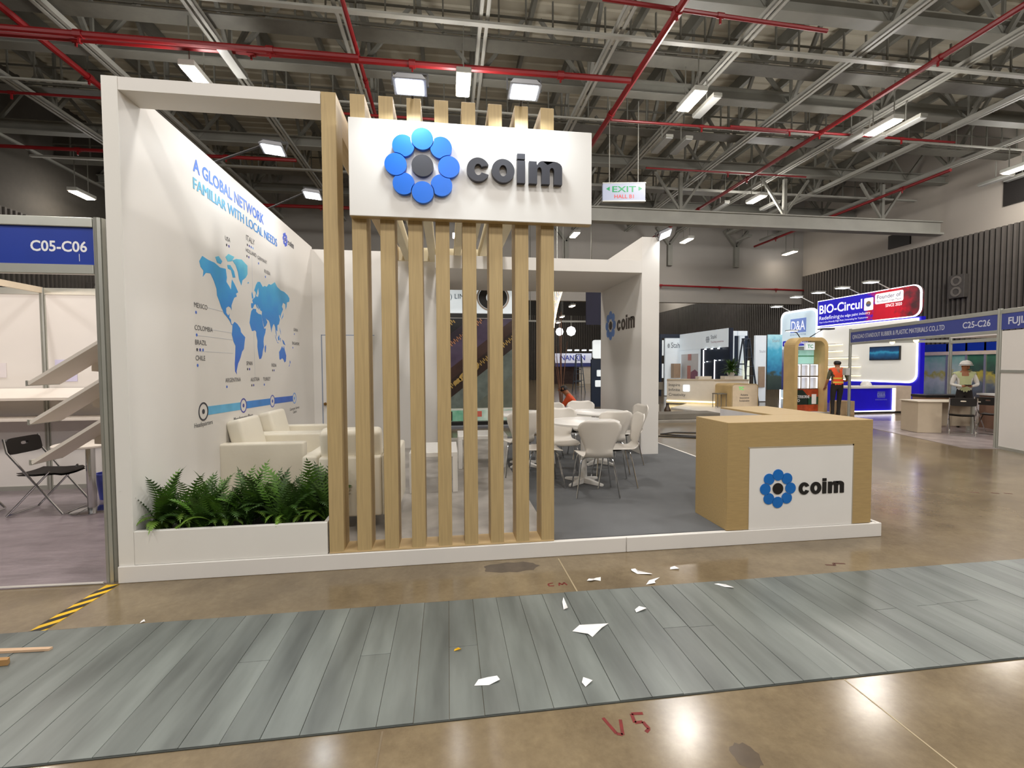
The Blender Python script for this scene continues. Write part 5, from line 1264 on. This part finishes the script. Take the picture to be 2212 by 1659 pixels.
def band(c0, c1, col, nm, y=0.0):
    # diagonal stripe rising to the right, clipped to the picture
    lo = lambda c, x: c + .78 * (x - zx0)
    pts = []
    N = 24
    up = [(zx0 + (zx1 - zx0) * i / N, min(Tz, max(Bz, lo(c1, zx0 + (zx1 - zx0) * i / N)))) for i in range(N + 1)]
    dn = [(zx0 + (zx1 - zx0) * i / N, min(Tz, max(Bz, lo(c0, zx0 + (zx1 - zx0) * i / N)))) for i in range(N + 1)]
    b = MB()
    for i in range(N):
        if up[i][1] - dn[i][1] > 1e-4 or up[i + 1][1] - dn[i + 1][1] > 1e-4:
            b.prism([dn[i], dn[i + 1], up[i + 1], up[i]], (0, ZY - .012, 0), X_, Z_, -.002, y)
    if b.v: part('picture_band', b, M('zip_' + nm, col, .45, var=.18, scale=5, emit=col, es=.10), t)
part('picture_back', MB().box(zx0, zx1, ZY - .011, ZY, Bz, Tz), M('zip_slate', '66706a', .45, var=.3, scale=4), t)
for c0, c1, col, nm in ((-2.2, -.5, '5d6258', 'olive'), (.15, .58, '2a1c17', 'brown'), (.58, .88, '3b2620', 'cocoa'), (.88, 1.42, '4a3d52', 'purple'), (1.42, 1.72, '2d2430', 'plum'), (1.72, 2.3, '1c1c1f', 'ink'), (2.3, 3.2, '35302f', 'soot')):
    band(c0, c1, col, nm)
gold = M('zip_gold', 'c9a862', .35, metal=.4, var=.15); rose = M('zip_rose', 'c98f6a', .35, metal=.4, var=.15)
th = math.atan(.78)
cx, cz = Vector((cos(th), 0, sin(th))), Vector((-sin(th), 0, cos(th)))
for c, m_ in ((1.98, gold), (1.46, rose), (.42, gold)):
    b = MB()
    for k in range(90):
        s = .05 + k * .036; x = zx0 + s; z = c + .78 * s
        if x > zx1 - .05 or z > Tz - .04 or z < Bz + .04: continue
        b.prism([(-.012, -.04), (.012, -.04), (.012, .04), (-.012, .04)], Vector((x, ZY - .014, z)) + cz * (.02 if k % 2 else -.02), cx, cz, 0, .006)
    part('zip_teeth', b, m_, t, kind='stuff')
for c, s in ((1.0, .42), (.42, .62), (.42, 1.1), (.42, 1.32)):
    o = Vector((zx0 + s, ZY - .016, c + .78 * s))
    part('zip_puller', MB().ring(circ(.16, 20, ry=.09), circ(.08, 20, ry=.045), o, cx, cz, 0, .012), rose if c > .5 else gold, t)
    part('zip_puller', MB().prism(rrect(.22, .10, .04, 3, -.34, -.05), o, cx, cz, 0, .012), gold, t)
part('green_strip', MB().box(zx0, zx1, ZY - .06, ZY - .02, .16, .42), G('strip_print', [(0, 'b8d8c4'), (.4, '63a383'), (.7, 'cfe0d2'), (1, '3f7a5c')], 'X', -1.8, .75, es=.15), t)
part('strip_flower', MB().box(2.95, 3.12, ZY - .064, ZY - .06, .26, .40), M('coral_print', 'd9705f', .5), t)
part('strip_pole', MB().box(2.36, 2.39, ZY - .066, ZY - .06, .17, .40), black_pl, t)
part('floor_step', MB().box(zx0, zx1, ZY - .35, ZY - .06, 0, .05), M('step_grey', '77787e', .7), t)

# ------------------------------------------------------------------ things seen through the open back
t = thing('hanging_light_strips', 'bundle of glowing warm light strips hanging like a fan behind the slats', 'lamp', (5.9, 11.4, 2.4))
for k in range(7):
    part('light_strip', MB().bar((5.70 + .07 * k, 11.4, 4.2), (5.72 + .025 * k, 11.4, 2.45 + .16 * k), .018), M('strip_warm', 'ffe2b8', .4, emit='ffdcae', es=4.0), t)
part('mount_bar', MB().bar((5.65, 11.4, 4.22), (6.2, 11.4, 4.22), .05), steel, t); part('mount_rod', MB().bar((6.07, 11.4, 4.2), (6.07, 11.4, 8.7), .03), steel, t)
t = thing('navy_banner', 'dark navy banner hanging beside the pylon at the back', 'banner', (6.7, 12.2, 2.9))
part('cloth', MB().box(7.1, 7.9, 12.2, 12.24, 2.95, 4.4), M('navy_cloth', '14132c', .7, var=.1), t)
part('rod', MB().box(6.0, 7.95, 12.19, 12.25, 4.4, 4.44), alu, t); part('hanger', MB().bar((6.07, 12.22, 4.44), (6.07, 12.22, 8.7), .02), alu, t)
t = thing('navy_display_wall', 'dark navy display wall with lit white boxes behind the pylon', 'booth', (6.9, 12.8, 0))
part('wall', MB().box(7.52, 9.3, 12.9, 13.0, 0, 1.75), dknavy, t)
part('lit_panel', MB().prism(rrect(.9, .68, .08, 4, 7.58, 1.78), (0, 12.9, 0), X_, Z_, -.1, 0), litw, t)
part('lit_box', MB().prism(rrect(.5, .24, .03, 3, 7.72, 1.12), (0, 12.9, 0), X_, Z_, 0, .04), litw, t); part('lit_box', MB().prism(rrect(.5, .24, .03, 3, 7.66, .74), (0, 12.9, 0), X_, Z_, 0, .04), litw, t)
for k, (xx, yy, zz, r) in enumerate(((6.9, 17.5, 3.0, .20), (7.45, 17.5, 3.1, .18), (8.0, 17.5, 3.13, .22))):
    s = thing('cluster_lamp', 'bright white cluster lamp on the far light rail, ' + ('left of three', 'middle of three', 'right of three')[k], 'lamp', (xx, yy, zz), group='cluster lamps on the far rail')
    part('globe', MB().lathe((xx, yy, zz), [(.02, -r), (r * .75, -r * .7), (r, 0), (r * .75, r * .7), (.02, r)], 12), M('cluster_glow', 'ffffff', .3, emit='ffffff', es=6), s, smooth=True)
    part('stem', MB().bar((xx, yy, zz + r), (xx, yy, zz + r + .5), .02), steel, s)
t = thing('light_rail', 'grey rail carrying the cluster lamps far behind the booth', 'rail', (7.5, 17.5, 3.0))
part('rail', MB().box(5.8, 9.2, 17.45, 17.55, 3.55, 3.62), steel2, t)
for hx_ in (6.07, 8.97):
    part('rail_hanger', MB().bar((hx_, 17.5, 3.6), (hx_, 17.5, 8.7), .03), steel, t)
t = thing('letter_booth', 'far white booth with blue capital letters on its header', 'booth', (13.7, 34, 0))
part('header_board', MB().box(11.1, 14.2, 33.9, 34, 1.75, 2.55), M('nanxin_white', 'dfe2f4', .5, emit='dfe2f4', es=.25), t)
txt('NANXIN', (11.55, 33.9, 1.98), X_, Z_, M('nanxin_blue', '4a55c0', .5), t, h=.42, w=2.1, d=.01, bold=.02)
part('blue_band', MB().box(11.1, 17.7, 33.85, 33.9, 1.45, 1.72), navy2, t)
part('wall', MB().box(13.2, 18.0, 34.0, 34.1, 0, 1.5), M('nanxin_wall', 'd8cfc0', .6), t)
part('dark_interior', MB().box(11.1, 13.2, 34.4, 34.5, 0, 1.5), M('dark_interior', '3a2a26', .8, var=.3), t)
for k in range(4):
    part('top_spot', MB().box(12.1 + .62 * k, 12.4 + .62 * k, 33.5, 33.8, 2.75, 2.85), M('spot_lens', ''), t)
t = thing('branch_bundle', 'bundle of tall dry branches behind the kneeling worker', 'branches', (5.42, 9.0, 0))
part('basket', MB().lathe((5.42, 9.0, 0), [(.12, 0), (.16, .3), (.14, .3)], 14), M('basket_brown', '4a3426', .8), t)
for k in range(9):
    a = rf.uniform(-.22, .16); b_ = rf.uniform(-.2, .2); hh = rf.uniform(1.5, 2.3) if k > 2 else 3.0
    a *= (1 if k > 2 else .2)
    part('branch', MB().tube([(5.42 + .05 * a, 9.0, .1), (5.42 + a * .35, 9.0 + b_ * .3, hh * .5), (5.42 + a * 1.0, 9.0 + b_, hh)], [.016, .012, .005], 5), M('dry_branch', '6b4a38', .8, var=.2), t)
# ------------------------------------------------------------------ people
def person(label, loc, rz, J, cols, hgt=1.7, vest=None, hair=True, helmet=False, vest_z=(.0, 9)):
    """one continuous skinned body; J maps joint names to places (local +Y is forward)"""
    t = thing('person', label, 'person', loc, rz, local=True)
    k = hgt / 1.7
    rad = dict(pelvis=.135, spine=.125, chest=.145, neck=.055, head0=.072, head1=.094, head2=.075, shl=.068, shr=.068, ell=.045, elr=.045, wrl=.030, wrr=.030, pal=.034, par=.034,
               hpl=.095, hpr=.095, knl=.062, knr=.062, anl=.042, anr=.042, tol=.036, tor=.036, hel=.04, her=.04)
    E_ = [('pelvis', 'spine', 1), ('spine', 'chest', 1), ('chest', 'neck', 0), ('neck', 'head0', 0), ('head0', 'head1', 0), ('head1', 'head2', 0)]
    for s in 'lr':
        E_ += [('chest', 'sh' + s, 1), ('sh' + s, 'el' + s, 2), ('el' + s, 'wr' + s, 3), ('wr' + s, 'pa' + s, 0), ('pelvis', 'hp' + s, 4), ('hp' + s, 'kn' + s, 4), ('kn' + s, 'an' + s, 4), ('an' + s, 'to' + s, 5), ('an' + s, 'he' + s, 5)]
    names = list(rad); V = [Vector(J[n]) * k for n in names]; R = [rad[n] * k for n in names]
    edges = [(names.index(a), names.index(b)) for a, b, _ in E_]; zone = [z for _, _, z in E_]
    for s, sg in (('l', -1), ('r', 1)):                      # four fingers and a thumb on each palm
        w, p = Vector(J['wr' + s]) * k, Vector(J['pa' + s]) * k
        d = (p - w).normalized(); side = d.cross(Vector((0, 0, 1)))
        if side.length < .3: side = d.cross(Vector((0, 1, 0)))
        side.normalize(); dn = side.cross(d)
        pi_ = names.index('pa' + s)
        for q, (o, ln) in enumerate(((-.028, .055), (-.009, .068), (.010, .064), (.028, .05))):
            a = len(V); V += [p + d * .035 * k + side * o * k, p + d * (.035 + ln * .6) * k + side * o * 1.1 * k - dn * .012 * k, p + d * (.035 + ln) * k + side * o * 1.1 * k - dn * .032 * k]; R += [.0095 * k, .0085 * k, .0075 * k]
            edges += [(pi_, a), (a, a + 1), (a + 1, a + 2)]; zone += [0, 0, 0]
        a = len(V); V += [p - side * .04 * sg * k, p - side * .055 * sg * k + d * .035 * k]; R += [.011 * k, .009 * k]
        edges += [(pi_, a), (a, a + 1)]; zone += [0, 0]
    me = bpy.data.meshes.new('body'); me.from_pydata(V, edges, [])
    ob = bpy.data.objects.new('body', me); COL.objects.link(ob)
    sk = ob.modifiers.new('s', 'SKIN'); sk.use_smooth_shade = True
    ss = ob.modifiers.new('d', 'SUBSURF'); ss.levels = 2; ss.render_levels = 2
    for i, r in enumerate(R):
        me.skin_vertices[0].data[i].radius = (r, r * (.78 if names[i:i + 1] and names[i] in ('chest', 'spine', 'pelvis') else 1)); me.skin_vertices[0].data[i].use_root = (i == 0)
    bpy.context.view_layer.update()
    m2 = bpy.data.meshes.new_from_object(ob.evaluated_get(bpy.context.evaluated_depsgraph_get()))
    bpy.data.objects.remove(ob, do_unlink=True)
    seg = [(V[a], V[b]) for a, b in edges]
    def near(p):
        best = (9, 0)
        for i, (a, b) in enumerate(seg):
            ab = b - a; u = max(0, min(1, (p - a).dot(ab) / max(1e-9, ab.length_squared)))
            dd = (p - a - ab * u).length
            if dd < best[0]: best = (dd, i)
        return best[1]
    for c in cols: m2.materials.append(c)                    # skin, torso, upper arm, forearm, trousers, shoes
    zs = []
    for p in m2.polygons:
        z = zone[near(Vector(p.center))]; p.material_index = z; p.use_smooth = True; zs.append(z)
    # face: eyes, nose, mouth and ears
    h1 = Vector(J['head1']) * k; hf = Vector(J.get('face', (0, 1, 0))).normalized(); hs = hf.cross(Vector((0, 0, 1))).normalized(); hu = hs.cross(hf)
    bm = bmesh.new(); bm.from_mesh(m2)
    def blob_(c, r, sc, mi):
        g = bmesh.ops.create_uvsphere(bm, u_segments=8, v_segments=6, radius=r)
        for v in g['verts']:
            q = Vector((v.co.x * sc[0], v.co.y * sc[1], v.co.z * sc[2])); v.co = c + hs * q.x + hf * q.y + hu * q.z
        for f in {f for v in g['verts'] for f in v.link_faces}: f.material_index = mi; f.smooth = True
    mk = len(cols); m2.materials.append(hairm); bm.free(); bm = bmesh.new(); bm.from_mesh(m2)
    rr = .092 * k
    blob_(h1 + hf * rr * .98 - hu * .02 * k, .016 * k, (1, 1.3, 1.7), 0)
    for s in (-1, 1):
        blob_(h1 + hf * rr * .92 + hs * s * .033 * k + hu * .008 * k, .010 * k, (1.3, .6, .7), mk)
        blob_(h1 + hs * s * rr * .98 - hf * .01 * k - hu * .01 * k, .022 * k, (.45, .8, 1.3), 0)
    blob_(h1 + hf * rr * .88 - hu * .058 * k, .016 * k, (1.5, .5, .35), mk)
    bm.to_mesh(m2); bm.free()
    body = bpy.data.objects.new('body', m2); COL.objects.link(body); body.parent = t; body['_o'] = (0, 0, 0)
    def shell(name, sel, off, mats, mi=lambda c: 0, cuts=()):
        bm = bmesh.new(); bm.from_mesh(m2); bm.normal_update()
        bm.faces.ensure_lookup_table()
        kill = [f for f in bm.faces if not (f.index < len(zs) and sel(f, zs[f.index]))]
        bmesh.ops.delete(bm, geom=kill, context='FACES')
        for v in bm.verts: v.co += v.normal * off
        for zc in cuts:
            bmesh.ops.bisect_plane(bm, geom=bm.verts[:] + bm.edges[:] + bm.faces[:], plane_co=(0, 0, zc), plane_no=(0, 0, 1))
        for f in bm.faces: f.material_index = mi(f.calc_center_median()); f.smooth = True
        mm = bpy.data.meshes.new(name); bm.to_mesh(mm); bm.free()
        for m in mats: mm.materials.append(m)
        o = bpy.data.objects.new(name, mm); COL.objects.link(o); o.parent = t; o['_o'] = (0, 0, 0)
        return o
    if hair:
        shell('hair', lambda f, z: z == 0 and (f.calc_center_median() - h1).length < .14 * k and (f.calc_center_median() - h1).dot(hu) > -.05 * k and ((f.calc_center_median() - h1).dot(hf) < .035 * k or (f.calc_center_median() - h1).dot(hu) > .06 * k) and (f.calc_center_median() - h1).dot(hu) > -.06 * k, .012 * k, [hairm])
    if vest:
        shell('vest', lambda f, z: z == 1 and f.calc_center_median().z > vest_z[0] * k, .016 * k, vest[0], vest[1], vest[2] if len(vest) > 2 else ())
    if helmet:
        b = MB().lathe(tuple(h1), [(.125 * k, .02 * k), (.125 * k, .05 * k), (.105 * k, .105 * k), (.06 * k, .14 * k), (.0, .15 * k)], 20)
        part('helmet', b, white_sat, t, smooth=True)
        part('helmet_brim', MB().ring(circ(.138 * k, 20, 0, .02 * k, ry=.15 * k), circ(.118 * k, 20), tuple(h1), X_, Y_, .015 * k, .03 * k), white_sat, t)
        part('helmet_band', MB().ring(circ(.128 * k, 20), circ(.12 * k, 20), tuple(h1), X_, Y_, .022 * k, .04 * k), black_pl, t)
    return t
STAND = dict(pelvis=(0, 0, .93), spine=(0, .01, 1.10), chest=(0, 0, 1.30), neck=(0, .0, 1.46), head0=(0, .015, 1.53), head1=(0, .02, 1.61), head2=(0, .01, 1.655),
             shl=(-.175, -.01, 1.38), shr=(.175, -.01, 1.38), ell=(-.24, -.03, 1.12), elr=(.24, -.03, 1.12), wrl=(-.24, .10, .90), wrr=(.24, .10, .90), pal=(-.235, .14, .83), par=(.235, .14, .83),
             hpl=(-.09, 0, .88), hpr=(.09, 0, .88), knl=(-.10, .03, .49), knr=(.10, .03, .49), anl=(-.105, -.02, .085), anr=(.105, -.02, .085), tol=(-.12, .14, .035), tor=(.12, .14, .035), hel=(-.105, -.06, .035), her=(.105, -.06, .035), face=(0, 1, 0))
hiv = M('hi_vis_orange', 'e0501c', .6, var=.06, emit='e0501c', es=.04); hiy = M('reflective_yellow', 'd9c24a', .4, var=.05)
olive = M('olive_shirt', '55523c', .8, var=.1); trs = M('dark_trousers', '221c19', .85, var=.15); shoe = M('dark_shoe', '2a2420', .5)
J = dict(STAND); J.update(wrr=(.27, .20, 1.05), par=(.25, .27, 1.07), elr=(.27, .0, 1.12), knr=(.07, .05, .49), anr=(.04, -.02, .085), tor=(.04, .14, .035), her=(.04, -.06, .035), wrl=(-.27, .08, .92), pal=(-.28, .12, .86))
person('man in orange safety vest and dark trousers standing with his back to us', (13.5, 8.46, 0), radians(-28), J, [skin, olive, olive, skin, trs, shoe], hgt=1.66,
       vest=([hiv, hiy], lambda c: 1 if (.985 < c.z < 1.025 or 1.10 < c.z < 1.14) else 0, (.985, 1.025, 1.10, 1.14)))
lt = M('white_shirt', 'd8d4cc', .8, var=.03); vy = M('pale_lime_vest', 'b9bf8e', .7, var=.06)
J = dict(STAND); J.update(ell=(-.25, .02, 1.12), elr=(.25, .02, 1.12), wrl=(-.08, .24, 1.08), wrr=(.09, .24, 1.08), pal=(-.02, .28, 1.10), par=(.03, .28, 1.10), face=(-.45, .8, -.35), head1=(-.01, .05, 1.60), head2=(-.01, .045, 1.65))
person('man in white helmet and pale lime vest looking down behind the beige desk', (14.45, 5.85, 0), radians(140), J, [skin, lt, lt, lt, trs, shoe], hgt=1.56, hair=False, helmet=True, vest=([vy], lambda c: 0))
t = thing('phone', 'dark phone held in both hands of the helmeted man', 'phone', (14.0, 5.8, 1.1)); _c = Matrix.Translation((14.45, 5.85, 0)) @ Matrix.Rotation(radians(140), 4, 'Z') @ Vector((.005, .33, 1.03))
t.location = _c; t['_o'] = tuple(_c)
part('phone_body', MB().box(_c.x - .07, _c.x + .07, _c.y - .04, _c.y + .04, _c.z - .006, _c.z + .006), black_pl, t, bevel=.003); part('screen', MB().box(_c.x - .06, _c.x + .06, _c.y - .034, _c.y + .034, _c.z + .006, _c.z + .008), M('phone_screen', '3a4a60', .2), t)
# kneeling worker, leaning to the left over his work
K_ = dict(pelvis=(0, -.12, .42), spine=(0, -.03, .60), chest=(0, .06, .76), neck=(0, .15, .90), head0=(0, .20, .95), head1=(0, .25, 1.01), head2=(0, .265, 1.055),
          shl=(-.175, .10, .82), shr=(.175, .10, .82), ell=(-.23, .26, .60), elr=(.23, .26, .60), wrl=(-.14, .50, .38), wrr=(.14, .50, .38), pal=(-.12, .55, .33), par=(.12, .55, .33),
          hpl=(-.10, -.12, .40), hpr=(.10, -.12, .40), knl=(-.16, .28, .42), knr=(.17, .20, .07), anl=(-.14, .16, .085), anr=(.14, -.26, .09), tol=(-.14, .32, .035), tor=(.14, -.14, .03), hel=(-.14, .10, .035), her=(.14, -.32, .06), face=(0, .95, -.2))
orange = M('orange_shirt', 'd8501c', .7, var=.08)
person('kneeling worker in an orange top bending forward behind the white chairs', (5.02, 6.25, 0), radians(70), K_, [skin, orange, orange, skin, trs, shoe], hgt=1.72, vest=None)
# drop what is only bookkeeping
for o in bpy.data.objects:
    if '_o' in o: del o['_o']
